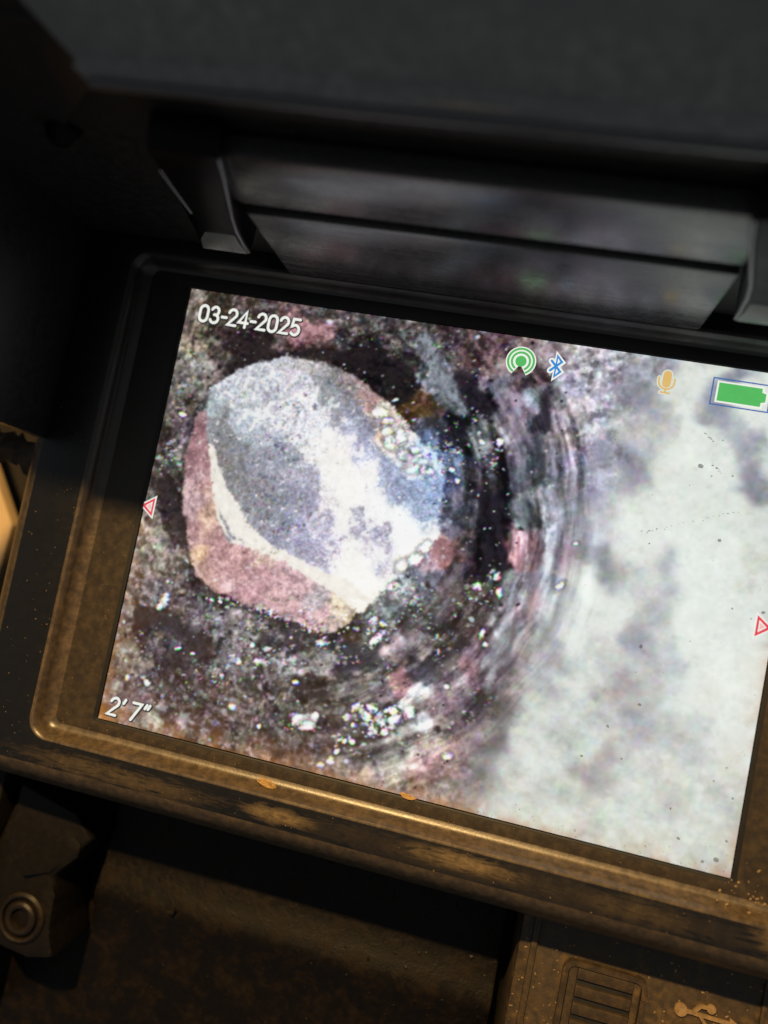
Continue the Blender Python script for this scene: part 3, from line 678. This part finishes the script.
    # stray glints all over the mud
    for k in range(620):
        x, y = rng.uniform(0, DW * .72), rng.uniform(0, DH)
        i, j = min(int(y * NY / DH), NY - 1), min(int(x * NX / DW), NX - 1)
        if soft_right[i, j] > .35 or (sd[i, j] < 0 and rng.rand() < .65): continue
        a = .5 + rng.gamma(1.6, .38)
        col = np.array(tint[rng.randint(len(tint))]) * rng.uniform(.55, .98)
        blob(x, y, a, a * rng.uniform(.5, 1), rng.uniform(-1, 1), col, 1.1, .9, 0)
    # dark grit between the pebbles
    for k in range(140):
        x, y = rng.uniform(0, DW * .66), rng.uniform(0, DH)
        i, j = min(int(y * NY / DH), NY - 1), min(int(x * NX / DW), NX - 1)
        if soft_right[i, j] > .3 or sd[i, j] < 3: continue
        a = .8 + rng.gamma(1.5, .6)
        blob(x, y, a, a * rng.uniform(.5, 1), rng.uniform(-1, 1), np.array((38, 33, 36)) * rng.uniform(.6, 1.2), 1.2, .4, 0, False)
    blur = (img[:, 1:-1] * 2 + img[:, :-2] + img[:, 2:]) / 4
    img[:, 1:-1] = blur
    img[1:-1] = (img[1:-1] * 2 + img[:-2] + img[2:]) / 4
    # glow of the overexposed spots in the camera head's own lens
    glow = np.clip(img - 150, 0, None)[::2, ::2]
    for _ in range(3):
        for ax in (0, 1):
            acc = np.zeros_like(glow)
            for s in range(-3, 4): acc += np.roll(glow, s, ax)
            glow = acc / 7
    img = img + (.42 * (1 - .9 * soft_right) * (1 - .6 * smooth(4, -8, sd)))[..., None] * upsample(glow, NY, NX)
    grey = img.mean(2, keepdims=True)
    bx_, by_ = (296.6, 149.9)
    blue = np.exp(-.5 * (((X - bx_) / 24) ** 2 + ((Y - by_) / 38) ** 2))
    img = img * (1 + blue[..., None] * np.array([-.06, .01, .06])) + (rough * 1.2)[..., None] * np.array([.6, -.8, 1.6])
    img = grey + (img - grey) * (.88 - .25 * smooth(25, 70, img[..., :1] - img[..., 1:2]))
    img = (img - 60) * (1.07 - .07 * soft_right)[..., None] + (63 + soft_right * np.clip(lum - 150, 0, 60) * .12)[..., None] * np.array([1, 1, 1])
    img = np.where(img > 226, 226 + (img - 226) * .6, img)
    img = img * (1 + (soft_right * smooth(150, 215, img.mean(2)))[..., None] * (np.array([.975, .998, .978]) - 1))
    img = np.clip(img, 4, 246) / 255.0
    lin = np.where(img <= .04045, img / 12.92, ((img + .055) / 1.055) ** 2.4)
    # grime film collected along the edges of the glass (coverage, 0..1)
    db = np.minimum(np.minimum(X + 3, DW - X + 4), np.minimum((DH - Y) * .8, 40 + Y))
    grime = .55 * np.exp(-db / 6.0) * np.clip(.6 + 1.3 * fbm(X / 10, Y / 10, 161, 4), 0, 1) + .30 * np.exp(-db / 28.0) * np.clip(.4 + fbm(X / 22, Y / 22, 163, 3), 0, 1)
    grime += .5 * np.exp(-np.hypot(X, DH - Y) / 22.0)
    grime += .05 * np.clip(fbm(X / 30, Y / 12, 167, 4), 0, 1)
    return lin.astype(np.float32), np.clip(grime, 0, .92).astype(np.float32)


HX, HY = 59.0, 43.4
lin, grime = paint_display()
nx, ny = NX, NY
xs = np.linspace(-HX, HX, nx) * MM; ys = np.linspace(HY, -HY, ny) * MM
gx, gy = np.meshgrid(xs, ys)
co = np.stack([gx, gy, np.zeros_like(gx)], -1).astype(np.float32)
idx = np.arange(nx * ny).reshape(ny, nx)
quads = np.stack([idx[1:, :-1], idx[1:, 1:], idx[:-1, 1:], idx[:-1, :-1]], -1).reshape(-1, 4)
me = bpy.data.meshes.new('display_panel')
me.vertices.add(nx * ny); me.vertices.foreach_set('co', co.ravel())
me.loops.add(quads.size); me.loops.foreach_set('vertex_index', quads.ravel().astype(np.int32))
me.polygons.add(len(quads))
me.polygons.foreach_set('loop_start', (np.arange(len(quads)) * 4).astype(np.int32))
try: me.polygons.foreach_set('loop_total', np.full(len(quads), 4, np.int32))
except Exception: pass
me.update(calc_edges=True)
at = me.color_attributes.new('picture', 'FLOAT_COLOR', 'POINT')
rgba = np.concatenate([lin.reshape(-1, 3), np.ones((nx * ny, 1), np.float32)], 1)
at.data.foreach_set('color', rgba.ravel())
ga = me.attributes.new('grime', 'FLOAT', 'POINT'); ga.data.foreach_set('value', grime.ravel())
m, nt, b = new_mat('lit display')
pa = nt.nodes.new('ShaderNodeAttribute'); pa.attribute_name = 'picture'
gr = nt.nodes.new('ShaderNodeAttribute'); gr.attribute_name = 'grime'
nt.links.new(mixc(nt, gr.outputs['Fac'], (.004, .004, .004), (.30, .17, .06)), b.inputs['Base Color'])
nt.links.new(mixc(nt, mth(nt, 'MULTIPLY', gr.outputs['Fac'], .8), pa.outputs['Color'], (0.0, 0.0, 0.0)), b.inputs['Emission Color'])
b.inputs['Emission Strength'].default_value = 1.0
b.inputs['Roughness'].default_value = .32; b.inputs['Specular IOR Level'].default_value = .35
me.materials.append(m)
screen = bpy.data.objects.new('display_panel', me); col.objects.link(screen)
screen.parent = mon

# --- overlay graphics on the display: flat print a hair above the panel, in display pixels
PXM = 118.0 / 640.0
def dxy(x, y): return (-HX + x * PXM, HY - y * PXM)
E_ = {k: plain('display ' + k, srgb(*c), .4, 1.0, 0.03) for k, c in {
    'white': (238, 240, 232), 'black': (40, 40, 40), 'green': (88, 186, 98), 'blue': (60, 140, 214), 'navy': (70, 104, 170),
    'tan': (222, 184, 112), 'red': (226, 74, 84), 'pink': (240, 190, 185), 'cream': (214, 220, 206)}.items()}

def stroke(pts, wd, closed=False):
    """one flat ribbon along a polyline, round ended; returns verts (display px) and faces"""
    P = [Vector(p) for p in pts]; n = len(P); v = []; f = []
    for i in range(n):
        a = P[(i - 1) % n] if (closed or i) else P[i]; c = P[(i + 1) % n] if (closed or i < n - 1) else P[i]
        d1 = (P[i] - a); d2 = (c - P[i])
        d1 = d1.normalized() if d1.length > 1e-6 else d2.normalized()
        d2 = d2.normalized() if d2.length > 1e-6 else d1
        t = (d1 + d2); t = t.normalized() if t.length > 1e-4 else d1
        nn = Vector((-t.y, t.x)); k = 1 / max(.55, abs(nn.dot(Vector((-d1.y, d1.x)))))
        v += [tuple(P[i] + nn * wd / 2 * k), tuple(P[i] - nn * wd / 2 * k)]
    for i in range(n if closed else n - 1):
        j = (i + 1) % n; f.append((2 * i, 2 * i + 1, 2 * j + 1, 2 * j))
    if not closed:
        for i, s in ((0, -1), (n - 1, 1)):
            d = (P[1] - P[0] if i == 0 else P[-1] - P[-2]).normalized() * s
            nn = Vector((-d.y, d.x)); b0 = len(v)
            for k in range(7):
                an = math.pi * k / 6
                v.append(tuple(P[i] + nn * (wd / 2) * math.cos(an) + d * (wd / 2) * math.sin(an)))
            f.append(tuple(range(b0, b0 + 7)))
    return v, f

def arc(cx, cy, rx, ry, a0, a1, n=14):
    return [(cx + rx * math.cos(math.radians(a0 + (a1 - a0) * k / n)), cy + ry * math.sin(math.radians(a0 + (a1 - a0) * k / n))) for k in range(n + 1)]

def flat(name, layers, parent):
    """layers: (pieces, z, material); pieces are (verts, faces) in display px, each a hair above the one before"""
    V = []; F = []; I = []; mats = []
    for li, (pieces, z, mat) in enumerate(layers):
        mats.append(mat)
        for k, (v, f) in enumerate(pieces):
            o = len(V)
            V += [dxy(*p) + (z + .004 * k,) for p in v]; F += [tuple(i + o for i in q) for q in f]; I += [li] * len(f)
    me = bpy.data.meshes.new(name)
    me.from_pydata([tuple(c * MM for c in v) for v in V], [], F)
    for mt in mats: me.materials.append(mt)
    me.polygons.foreach_set('material_index', I)
    bm = bmesh.new(); bm.from_mesh(me)
    for fc in bm.faces:
        fc.normal_update()
        if fc.normal.z < 0: fc.normal_flip()
    bm.to_mesh(me); bm.free()
    o = bpy.data.objects.new(name, me); col.objects.link(o); o.parent = parent
    return o

def fill(pts): return (list(pts), [tuple(range(len(pts)))])

GL = {  # strokes in a cell 0.56 wide, 1 high, y down
    '0': [('c', arc(.28, .30, .25, .28, 180, 360, 10) + arc(.28, .70, .25, .28, 0, 180, 10))],
    '2': [('o', arc(.28, .28, .24, .26, 190, 385, 14) + [(.04, .96), (.54, .96)])],
    '3': [('o', arc(.27, .27, .22, .25, 200, 420, 12) + [(.24, .49)]), ('o', [(.24, .49)] + arc(.27, .73, .25, .25, 285, 520, 14))],
    '4': [('o', [(.56, .72), (.0, .72), (.42, .03), (.42, .98)])],
    '5': [('o', [(.50, .04), (.12, .04), (.07, .48)] + arc(.27, .68, .25, .29, 230, 500, 14))],
    '7': [('o', [(.02, .04), (.53, .04), (.18, .98)])],
    '-': [('o', [(.05, .56), (.33, .56)])],
    "'": [('o', [(.14, .0), (.08, .22)])],
    '"': [('o', [(.12, .0), (.06, .22)]), ('o', [(.30, .0), (.24, .22)])],
    ' ': [],
}
ADV = {'-': .42, "'": .30, '"': .45, ' ': .30}
def lettering(name, text, x, y, h, wd, parent, slant=0.0, rise=0.0):
    pw = []; pb = []
    for ch in text:
        for kind, pts in GL[ch]:
            q = [(x + (px + slant * (1 - py)) * h, y + py * h + rise * (px)) for px, py in pts]
            pw.append(stroke(q, wd, kind == 'c')); pb.append(stroke([(a + .5, b_ + .6) for a, b_ in q], wd + 1.7, kind == 'c'))
        x += ADV.get(ch, .70) * h
    return flat(name, [(pb, .06, E_['black']), (pw, .16, E_['white'])], parent)

x, y = (12.1, 17.0)
lettering('date_text', '03-24-2025', x + 3, y - 1, 18.2, 3.0, screen)
x, y = (5.8, 451.5)
lettering('distance_text', '2\' 7"', x + 2, y - 6, 19.0, 2.9, screen, slant=.16)

# broadcast symbol
cx, cy = (364.1, 24.9)
flat('broadcast_icon', [([fill([(cx, cy + 3)] + arc(cx, cy, 15.2, 15.2, 118, 422, 40))], .06, E_['white']), ([fill(arc(cx, cy, 5.6, 5.6, 0, 345, 23)), stroke(arc(cx, cy, 9.0, 9.0, 125, 415, 30), 2.2), stroke(arc(cx, cy, 12.8, 12.8, 122, 418, 36), 2.2)], .14, E_['green'])], screen)
# wireless rune
cx, cy = (399.1, 24.6)
rn = [(-5, -5), (5, 5), (0, 10.5), (0, -10.5), (5, -5), (-5, 5)]
q = [(cx + a, cy + b_) for a, b_ in rn]
flat('wireless_icon', [([stroke(q, 6.2)], .06, E_['white']), ([stroke(q, 2.3)], .14, E_['blue'])], screen)
# microphone
cx, cy = (506.4, 20.8)
cap = lambda r, hh: arc(cx, cy - hh, r, r, 180, 360, 10) + arc(cx, cy + hh, r, r, 0, 180, 10)
u = [(cx - 7.4, cy - 1)] + arc(cx, cy + 2.5, 7.4, 7.4, 180, 0, 14) + [(cx + 7.4, cy - 1)]
flat('microphone_icon', [([fill(cap(5.4, 4.5)), stroke(u, 4.0), stroke([(cx, cy + 9), (cx, cy + 13.5)], 4.2), stroke([(cx - 4.5, cy + 13.5), (cx + 4.5, cy + 13.5)], 4.2)], .06, E_['cream']), ([fill(cap(4.0, 4.4)), stroke(u, 1.6), stroke([(cx, cy + 9.5), (cx, cy + 13.5)], 1.6), stroke([(cx - 4.2, cy + 13.5), (cx + 4.2, cy + 13.5)], 1.6)], .14, E_['tan'])], screen)
# battery
cx, cy = (575.8, 25.1)
bx, by = 26.5, 13.0
body = [(cx - 21, cy - 9), (cx + 19, cy - 9), (cx + 19, cy - 5), (cx + 23, cy - 4), (cx + 23, cy + 4), (cx + 19, cy + 5), (cx + 19, cy + 9), (cx - 21, cy + 9)]
flat('battery_icon', [([stroke([(cx - bx, cy - by), (cx + bx, cy - by), (cx + bx, cy + by), (cx - bx, cy + by)], 1.3, True)], .06, E_['navy']), ([stroke(body, 3.4, True)], .10, E_['white']), ([fill(body)], .16, E_['green'])], screen)
# red pointers at mid height on both sides
for (cx, cy), s in (((5.2, 241.2), -1), ((630.4, 239.4), 1)):
    tri = [(cx - 4.5 * s, cy - 8), (cx + 6.0 * s, cy), (cx - 4.5 * s, cy + 8)]
    flat('pointer_mark', [([stroke(tri, 6.0, True)], .06, E_['white']), ([stroke(tri, 2.6, True)], .14, E_['red']),
                          ([fill([(cx - 2.6 * s, cy - 3.6), (cx + 2.2 * s, cy), (cx - 2.6 * s, cy + 3.6)])], .18, E_['pink'])], screen)

# --- bezel
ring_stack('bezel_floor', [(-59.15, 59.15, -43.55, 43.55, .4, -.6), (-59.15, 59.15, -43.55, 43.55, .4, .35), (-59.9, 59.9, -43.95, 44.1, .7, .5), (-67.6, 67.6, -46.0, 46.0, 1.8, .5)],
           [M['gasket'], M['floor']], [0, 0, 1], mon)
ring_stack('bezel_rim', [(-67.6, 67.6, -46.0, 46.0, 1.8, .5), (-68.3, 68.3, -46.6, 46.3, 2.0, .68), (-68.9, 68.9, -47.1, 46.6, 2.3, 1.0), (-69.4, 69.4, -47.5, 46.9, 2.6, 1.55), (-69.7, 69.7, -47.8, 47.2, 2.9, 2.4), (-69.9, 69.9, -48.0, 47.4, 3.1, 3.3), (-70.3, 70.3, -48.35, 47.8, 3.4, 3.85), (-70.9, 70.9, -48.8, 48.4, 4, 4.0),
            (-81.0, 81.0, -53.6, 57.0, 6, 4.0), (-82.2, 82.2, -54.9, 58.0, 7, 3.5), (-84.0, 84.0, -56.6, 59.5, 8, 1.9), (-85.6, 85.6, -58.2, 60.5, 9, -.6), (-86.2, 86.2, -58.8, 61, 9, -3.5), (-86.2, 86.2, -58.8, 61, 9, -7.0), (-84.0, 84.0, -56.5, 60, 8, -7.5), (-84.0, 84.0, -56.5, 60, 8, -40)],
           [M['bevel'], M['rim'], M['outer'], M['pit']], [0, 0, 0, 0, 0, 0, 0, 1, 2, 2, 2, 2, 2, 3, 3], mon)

# --- hood: inner wall of two scuffed strips, gap, roof panel, side panels, hinge clips
box('hood_back', (-84, 51.2, 4.2), (84, 56, 68), M['pit'], mon, .3)
lo = box('hood_strip', (-37.4, 47.0, 6.0), (37.4, 50.6, 31.4), M['strip'], mon, .8)
up = box('hood_strip', (-37.4, 47.0, 34.2), (37.4, 50.6, 49.0), M['strip'], mon, 1.0)
extrude_x('hood_roof', [(47.2, 62.2), (47.8, 61.2), (52.0, 61.0), (69.2, 97.4), (66.2, 98.4), (49.0, 64.6), (48.0, 64.8)], -92, 92, M['hood'], mon, .5,
          skew=lambda z: (-46.0 - .72 * (z - 62), 46.0 + .72 * (z - 62)))
for s in (-1, 1):                                   # folded corners between roof and sides
    v = [(s * 46.2, 48.6, 62.0), (s * 46.2, 52.0, 61.0), (s * 72.5, 69.0, 97.5), (s * 72.2, 66.4, 98.2), (s * 92, 62, 92), (s * 92, 65, 92), (s * 84, 53.5, 20), (s * 84, 56.5, 20)]
    mesh('hood_corner', v, [(0, 3, 4, 6), (1, 7, 5, 2), (0, 1, 2, 3), (3, 2, 5, 4), (4, 5, 7, 6), (6, 7, 1, 0)], M['side'], mon, bevel=.4)
for s in (-1, 1):
    v = [(s * 80.4, 8, 3.2), (s * 80.4, 54, 3.2), (s * 90, 64, 94), (s * 92, 11, 60), (s * 83.4, 8, 3.2), (s * 83.4, 54, 3.2), (s * 92.5, 64, 94), (s * 94.5, 11, 60)]
    mesh('hood_side', v, [(0, 1, 2, 3), (7, 6, 5, 4), (0, 4, 5, 1), (1, 5, 6, 2), (2, 6, 7, 3), (3, 7, 4, 0)], M['side'], mon, bevel=.6)
    def sk(z, s=s):
        a_ = float(np.interp(z, [19, 24, 30, 47, 52], [49.3, 48.2, 46.2, 45.4, 44.6])); b_ = float(np.interp(z, [19, 30, 45, 52], [40.0, 39.4, 35.4, 33.8]))
        return sorted((s * a_, s * b_))
    c = extrude_x('hinge_clip', [(51, 52), (46.2, 50.5), (45.8, 40), (45.6, 30), (44.9, 24.5), (44.8, 20.6), (46.5, 19.2), (51, 19)], 0, 1, M['clip'], mon, .6, skew=sk)
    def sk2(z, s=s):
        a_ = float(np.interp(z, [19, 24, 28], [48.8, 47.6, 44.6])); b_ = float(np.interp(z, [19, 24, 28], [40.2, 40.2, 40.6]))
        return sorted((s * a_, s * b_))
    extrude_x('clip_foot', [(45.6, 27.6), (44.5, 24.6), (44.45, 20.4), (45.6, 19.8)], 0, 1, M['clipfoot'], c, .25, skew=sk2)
    zz = [50, 45, 40, 36, 32, 28, 24, 20.5]
    for side in (0, 1):
        pts = []
        for z in zz:
            q = sorted((abs(k) for k in sk(z)))[side]
            y_ = float(np.interp(z, [20.6, 24.5, 30, 40, 50.5], [44.8, 44.9, 45.6, 45.8, 46.2]))
            pts.append((s * (q + (.15 if side == 0 else -.15)), y_ + .15, z))
        if side: pts = pts[1:5]
        tube('clip_edge', pts, [.42 if side == 0 else .28] * len(pts), M['edge'], c)
rl = [(x, 47.35 + .02 * math.sin(x * .2), 63.0) for x in range(-46, 47, 4)]
tube('hood_lip', rl, [.75] * len(rl), M['edge'], mon, 10)
lathe('rivet', [(3.0, 0), (2.8, 1.0), (1.8, 1.8), (.2, 2.2)], M['clip'], mon, (-62.4, 51.2, 43.5), 24)

# --- lower deck below the bezel
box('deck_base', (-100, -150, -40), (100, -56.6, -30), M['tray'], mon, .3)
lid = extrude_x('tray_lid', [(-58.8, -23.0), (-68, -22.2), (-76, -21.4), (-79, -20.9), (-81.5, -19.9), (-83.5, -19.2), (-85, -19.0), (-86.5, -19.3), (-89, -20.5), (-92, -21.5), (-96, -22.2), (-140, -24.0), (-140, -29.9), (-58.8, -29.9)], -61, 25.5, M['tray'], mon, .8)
right = prism('deck_block', [(100, -59.0), (100, -145), (27.6, -145), (27.6, -62), (30, -59.0)], -29.9, -10.0, M['deck'], mon, 1.2)
box('deck_rib', (29.8, -140, -10.5), (31.0, -61, -9.2), M['deck'], right, .35)
box('deck_rib', (70.6, -140, -10.5), (71.6, -61, -9.3), M['deck'], right, .3)
# vent: frame and single slats with dark slots between them
gb = prism('vent_grille', rrect(36.6, 50.9, -95, -67.4, 1.6, 5), -10.6, -9.6, M['pit'], mon, .15)
fr_o = rrect(36.2, 51.3, -95.4, -67.0, 2.0, 5); fr_i = rrect(37.2, 50.3, -94.4, -68.0, 1.2, 5); n = len(fr_o)
v = [(x, y, -10.2) for x, y in fr_o] + [(x, y, -8.7) for x, y in fr_o] + [(x, y, -8.7) for x, y in fr_i] + [(x, y, -10.2) for x, y in fr_i]
mesh('vent_frame', v, [(k * n + i, k * n + (i + 1) % n, (k + 1) % 4 * n + (i + 1) % n, (k + 1) % 4 * n + i) for k in range(4) for i in range(n)], M['deck'], gb, smooth_=True, angle=30)
for side in ((37.4, 38.8), (48.9, 50.1)):
    box('vent_frame', (side[0], -94.2, -10.4), (side[1], -68.2, -9.05), M['deck'], gb, .1)
yy = -68.15
slat = None
for k in range(8):
    y0 = yy - 3.12 * k
    if slat is None: slat = box('slat', (38.85, y0 - 2.05, -10.4), (48.85, y0, -8.95), M['deck'], gb, .28)
    else:
        s2 = slat.copy(); s2.location = (0, -3.12 * k * MM, 0); col.objects.link(s2)
# moulded symbol (trident with dot, square and arrow) beside the vent
def solid(name, pieces, z0, z1, mat, parent):
    V = []; F = []
    for k, (v, f) in enumerate(pieces):
        n = len(v); o = len(V); zt = z1 + .03 * k
        V += [(a, b_, z0) for a, b_ in v] + [(a, b_, zt) for a, b_ in v]
        for q in f:
            F.append(tuple(i + o + n for i in q)); m_ = len(q)
            F += [(q[i] + o, q[(i + 1) % m_] + o, q[(i + 1) % m_] + o + n, q[i] + o + n) for i in range(m_)]
    return mesh(name, V, F, mat, parent)
ux, uy = 57.5, -70.7
solid('port_symbol', [stroke([(ux, uy), (ux + 8.6, uy - .1)], .62), fill(arc(ux, uy, 1.15, 1.15, 0, 340, 17)), fill([(ux + 8.3, uy + .9), (ux + 10.2, uy - .1), (ux + 8.3, uy - 1.1)]),
      stroke([(ux + 2.0, uy), (ux + 3.2, uy + 1.5), (ux + 4.7, uy + 1.5)], .55), fill(arc(ux + 5.0, uy + 1.5, .8, .8, 0, 330, 11)),
      stroke([(ux + 3.2, uy), (ux + 4.6, uy - 1.6), (ux + 5.8, uy - 1.6)], .55), fill([(ux + 5.7, uy - .9), (ux + 7.1, uy - .9), (ux + 7.1, uy - 2.3), (ux + 5.7, uy - 2.3)])], -10.1, -9.55, M['symbol'], right)

# --- screwed bracket at the lower left
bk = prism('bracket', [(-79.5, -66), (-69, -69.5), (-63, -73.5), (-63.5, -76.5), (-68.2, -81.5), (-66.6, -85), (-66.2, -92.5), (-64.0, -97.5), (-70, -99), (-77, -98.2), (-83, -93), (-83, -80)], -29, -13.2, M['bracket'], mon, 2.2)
wedge = mesh('bracket_wing', [(-79, -64, -12), (-66, -67.5, -13), (-61.5, -72.5, -14.5), (-68.6, -80.6, -12.6), (-74, -82.5, -11.5), (-79, -78, -11.6),
                              (-79, -64, -14), (-66, -67.5, -15), (-61.5, -72.5, -17), (-68.6, -80.6, -15), (-74, -82.5, -14), (-79, -78, -14)],
             [(0, 1, 2, 3, 4, 5), (11, 10, 9, 8, 7, 6)] + [(i, (i + 1) % 6, 6 + (i + 1) % 6, 6 + i) for i in range(6)], M['bracket'], bk, bevel=1.3)
box('outer_flank', (-92, -120, -29.8), (-82.2, -62, -11.0), M['bracket'], mon, 1.5)
scw = lathe('screw', [(5.2, -1.2), (5.2, .2), (4.7, .7), (4.2, .5), (4.0, -.4), (3.6, -.5), (3.4, .6), (2.9, .95), (2.2, .8), (2.0, .2), (1.9, -1.2), (.1, -1.4)], M['screw'], bk, (-72.8, -91.0, -12.9), 36)

# --- dirt: single flakes are things, grains nobody could count are stuff
random.seed(5)
def flake(name, loc, lx, ly, th, rot, mat, label, cat):
    n = 9; pts = []
    for k in range(n):
        a = 2 * math.pi * k / n; r = random.uniform(.75, 1.15)
        pts.append((math.cos(a) * lx * r, math.sin(a) * ly * r))
    V = []; c, s = math.cos(rot), math.sin(rot)
    for top in (0, 1):
        for x, y in pts:
            k = .8 if top else 1
            V.append((x * c * k - y * s * k, x * s * k + y * c * k, th * top * random.uniform(.7, 1.2)))
    F = [tuple(reversed(range(n))), tuple(range(n, 2 * n))] + [(i, (i + 1) % n, n + (i + 1) % n, n + i) for i in range(n)]
    o = mesh(name, V, F, mat); o.location = Vector(loc) * MM
    return tag(o, label, cat)
flake('dirt_flake', (-22.8, -47.1, 1.4), 1.9, .75, .5, -.15, M['flake'], 'pale orange dirt flake on the bezel ledge below the display', 'flake')
flake('dirt_flake', (3.0, -43.3, .42), 1.6, .5, .35, -.05, M['flake'], 'small rusty flake caught on the lower edge of the display', 'flake')
flake('metal_crumb', (-42.5, -83.6, -18.5), 1.0, .7, .8, .3, M['screw'], 'tiny shiny crumb on the dark tray below the bezel', 'crumb')

def scatter(name, spots, mat, parent, kind='stuff'):
    V = []; F = []
    for (x, y, z, r, asp, rot) in spots:
        n = 6; o = len(V); c, s = math.cos(rot), math.sin(rot)
        for k in range(n):
            a = 2 * math.pi * k / n; q = r * random.uniform(.75, 1.2)
            px, py = math.cos(a) * q * asp, math.sin(a) * q
            V.append((x + px * c - py * s, y + px * s + py * c, z))
        V.append((x, y, z + r * .55))
        F += [(o + k, o + (k + 1) % n, o + n) for k in range(n)]
    o = mesh(name, V, F, mat, parent); o['kind'] = kind
    return o
sp = []
for (x, y), r in (((551.4, 99.4), .50), ((579.9, 166.8), .36), ((601.7, 228.1), .22), ((562.9, 107.3), .18), ((567.2, 71.4), .16), ((526.9, 280.5), .42), ((569.8, 266.2), .16), ((517.6, 182.1), .2), ((629.2, 226.1), .32), ((619.7, 234.0), .2), ((126.3, 111.6), .32), ((231.2, 26.4), .22), ((318.7, 131.1), .2), ((364.8, 154.2), .2), ((535.3, 334.5), .34), ((510.0, 360.9), .3), ((527.7, 387.8), .24), ((578.6, 422.3), .2), ((625.6, 457.5), .5), ((614.0, 462.4), .34), ((590.4, 481.8), .5), ((631.5, 439.1), .26), ((590.0, 447.0), .3), ((581.6, 103.9), .22), ((544.5, 119.7), .12), ((512.4, 134.8), .12), ((328.3, 324.0), .16), ((491.3, 393.7), .26), ((620.9, 373.8), .18), ((611.7, 388.4), .2), ((630.4, 399.8), .26)):
    px, py = dxy(x, y); sp.append((px, py, .02, r * .8, random.uniform(1, 1.35), random.uniform(0, 3)))
for k in range(260):
    x, y = random.uniform(-58, 58), random.uniform(-43, 43)
    if random.random() < .45: y = -43.2 + abs(random.gauss(0, 1.6))
    elif random.random() < .3: x = 58.8 - abs(random.gauss(0, 2.2))
    sp.append((x, y, .02, random.uniform(.03, .09) * (1.25 if y < -40 else 1), random.uniform(1, 1.8), random.uniform(0, 3)))
# fine hair-like marks on the bright side of the glass
for (u0, v0), (u1, v1) in (((549.8, 67.4), (559.2, 73.8)), ((561.0, 95.7), (571.3, 102.8)), ((531.3, 163.4), (597.5, 134.7)), ((506.9, 174.2), (531.3, 163.4))):
    for k in range(16):
        t = k / 15; px, py = dxy(u0 + (u1 - u0) * t + random.gauss(0, .7), v0 + (v1 - v0) * t + random.gauss(0, .7))
        if random.random() < .65: sp.append((px, py, .02, random.uniform(.05, .10), 2.0, random.uniform(-.3, .3)))
tag(scatter('dirt_specks', sp, M['grit'], screen), 'dark grit stuck to the display glass')
sp = []
for k in range(260):
    q = random.random()
    if q < .45: x, y, z = random.uniform(-68, 68), -46.5 + random.gauss(0, 1.0), .55
    elif q < .65: x, y, z = random.uniform(-80, -71), random.uniform(-50, 15), 4.02
    elif q < .8: x, y, z = random.uniform(-68, -60), random.uniform(-46, 0), .52
    else: x, y, z = random.uniform(-80, 70), random.uniform(-53.5, -49), 4.02
    if z < 1 and y < -46.8: z = .9
    sp.append((x, y, z, random.uniform(.03, .10), random.uniform(1, 1.7), random.uniform(0, 3)))
for k in range(150):
    x, y = random.uniform(28, 72), random.uniform(-84, -62); sp.append((x, y, -9.98, random.uniform(.04, .22), random.uniform(1, 1.7), random.uniform(0, 3)))
for k in range(60):
    x, y = 64 + random.gauss(0, 4), -46 + random.gauss(0, 2); sp.append((x, y, .55 if y > -46.8 else 3.9 if y < -48.2 else 2.0, random.uniform(.06, .25), random.uniform(1, 1.7), random.uniform(0, 3)))
tag(scatter('dust_grains', sp, M['dustgrain'], mon), 'pale dust grains lying on the bezel and deck')

sp = []
for k in range(300):
    x = random.uniform(-60, 25); y = -62 - abs(random.gauss(0, 9)) if k % 3 else random.uniform(-105, -62)
    z = float(np.interp(-y, [58.8, 68, 76, 79, 81.5, 83.5, 85, 86.5, 89, 92, 96, 140], [-23, -22.2, -21.4, -20.9, -19.9, -19.2, -19, -19.3, -20.5, -21.5, -22.2, -24])) - .05
    sp.append((x, y, z, random.uniform(.12, .5), random.uniform(1, 1.8), random.uniform(0, 3)))
tag(scatter('mud_crumbs', sp, M['tray'], lid), 'dried mud crumbs on the dark tray')

# --- beyond the left edge
lf = []
lfF = []
random.seed(9)
N = 12
for k in range(N + 1):
    t = k / N; x = -98 + 12 * t
    lf += [(x, 1.5 + 1.2 * math.sin(t * 5) + random.uniform(-.8, .8), -5 + random.uniform(-.6, .6)), (x, 5 + random.uniform(-.5, .5), -3.2 + .8 * math.sin(t * 7)), (x, 8.6 + random.uniform(-1.6, 1.0), -4.4 + random.uniform(-.8, .8))]
for k in range(N):
    for j in range(2): lfF.append((3 * k + j, 3 * k + 3 + j, 3 * k + 4 + j, 3 * k + 1 + j))
leaf = mesh('dry_leaf', lf, lfF, M['leaf'], smooth_=True)
md = leaf.modifiers.new('thickness', 'SOLIDIFY'); md.thickness = .0004
tag(leaf, 'ragged brown dry leaf wedged beside the left rim under the hood', 'leaf')
bp = [(-106.8, -12.0), (-140, 37), (-170, -20), (-150, -80), (-110, -82)]
bd = prism('tan_board', bp, -34, -30, M['board'], None, .4)
tag(bd, 'smooth tan board corner lying beyond the left edge of the monitor', 'board')

# parts are drawn in display millimetres: take the monitor's own base position back out
for o in mon.children:
    o.matrix_parent_inverse = Matrix.Translation(-mon.location)
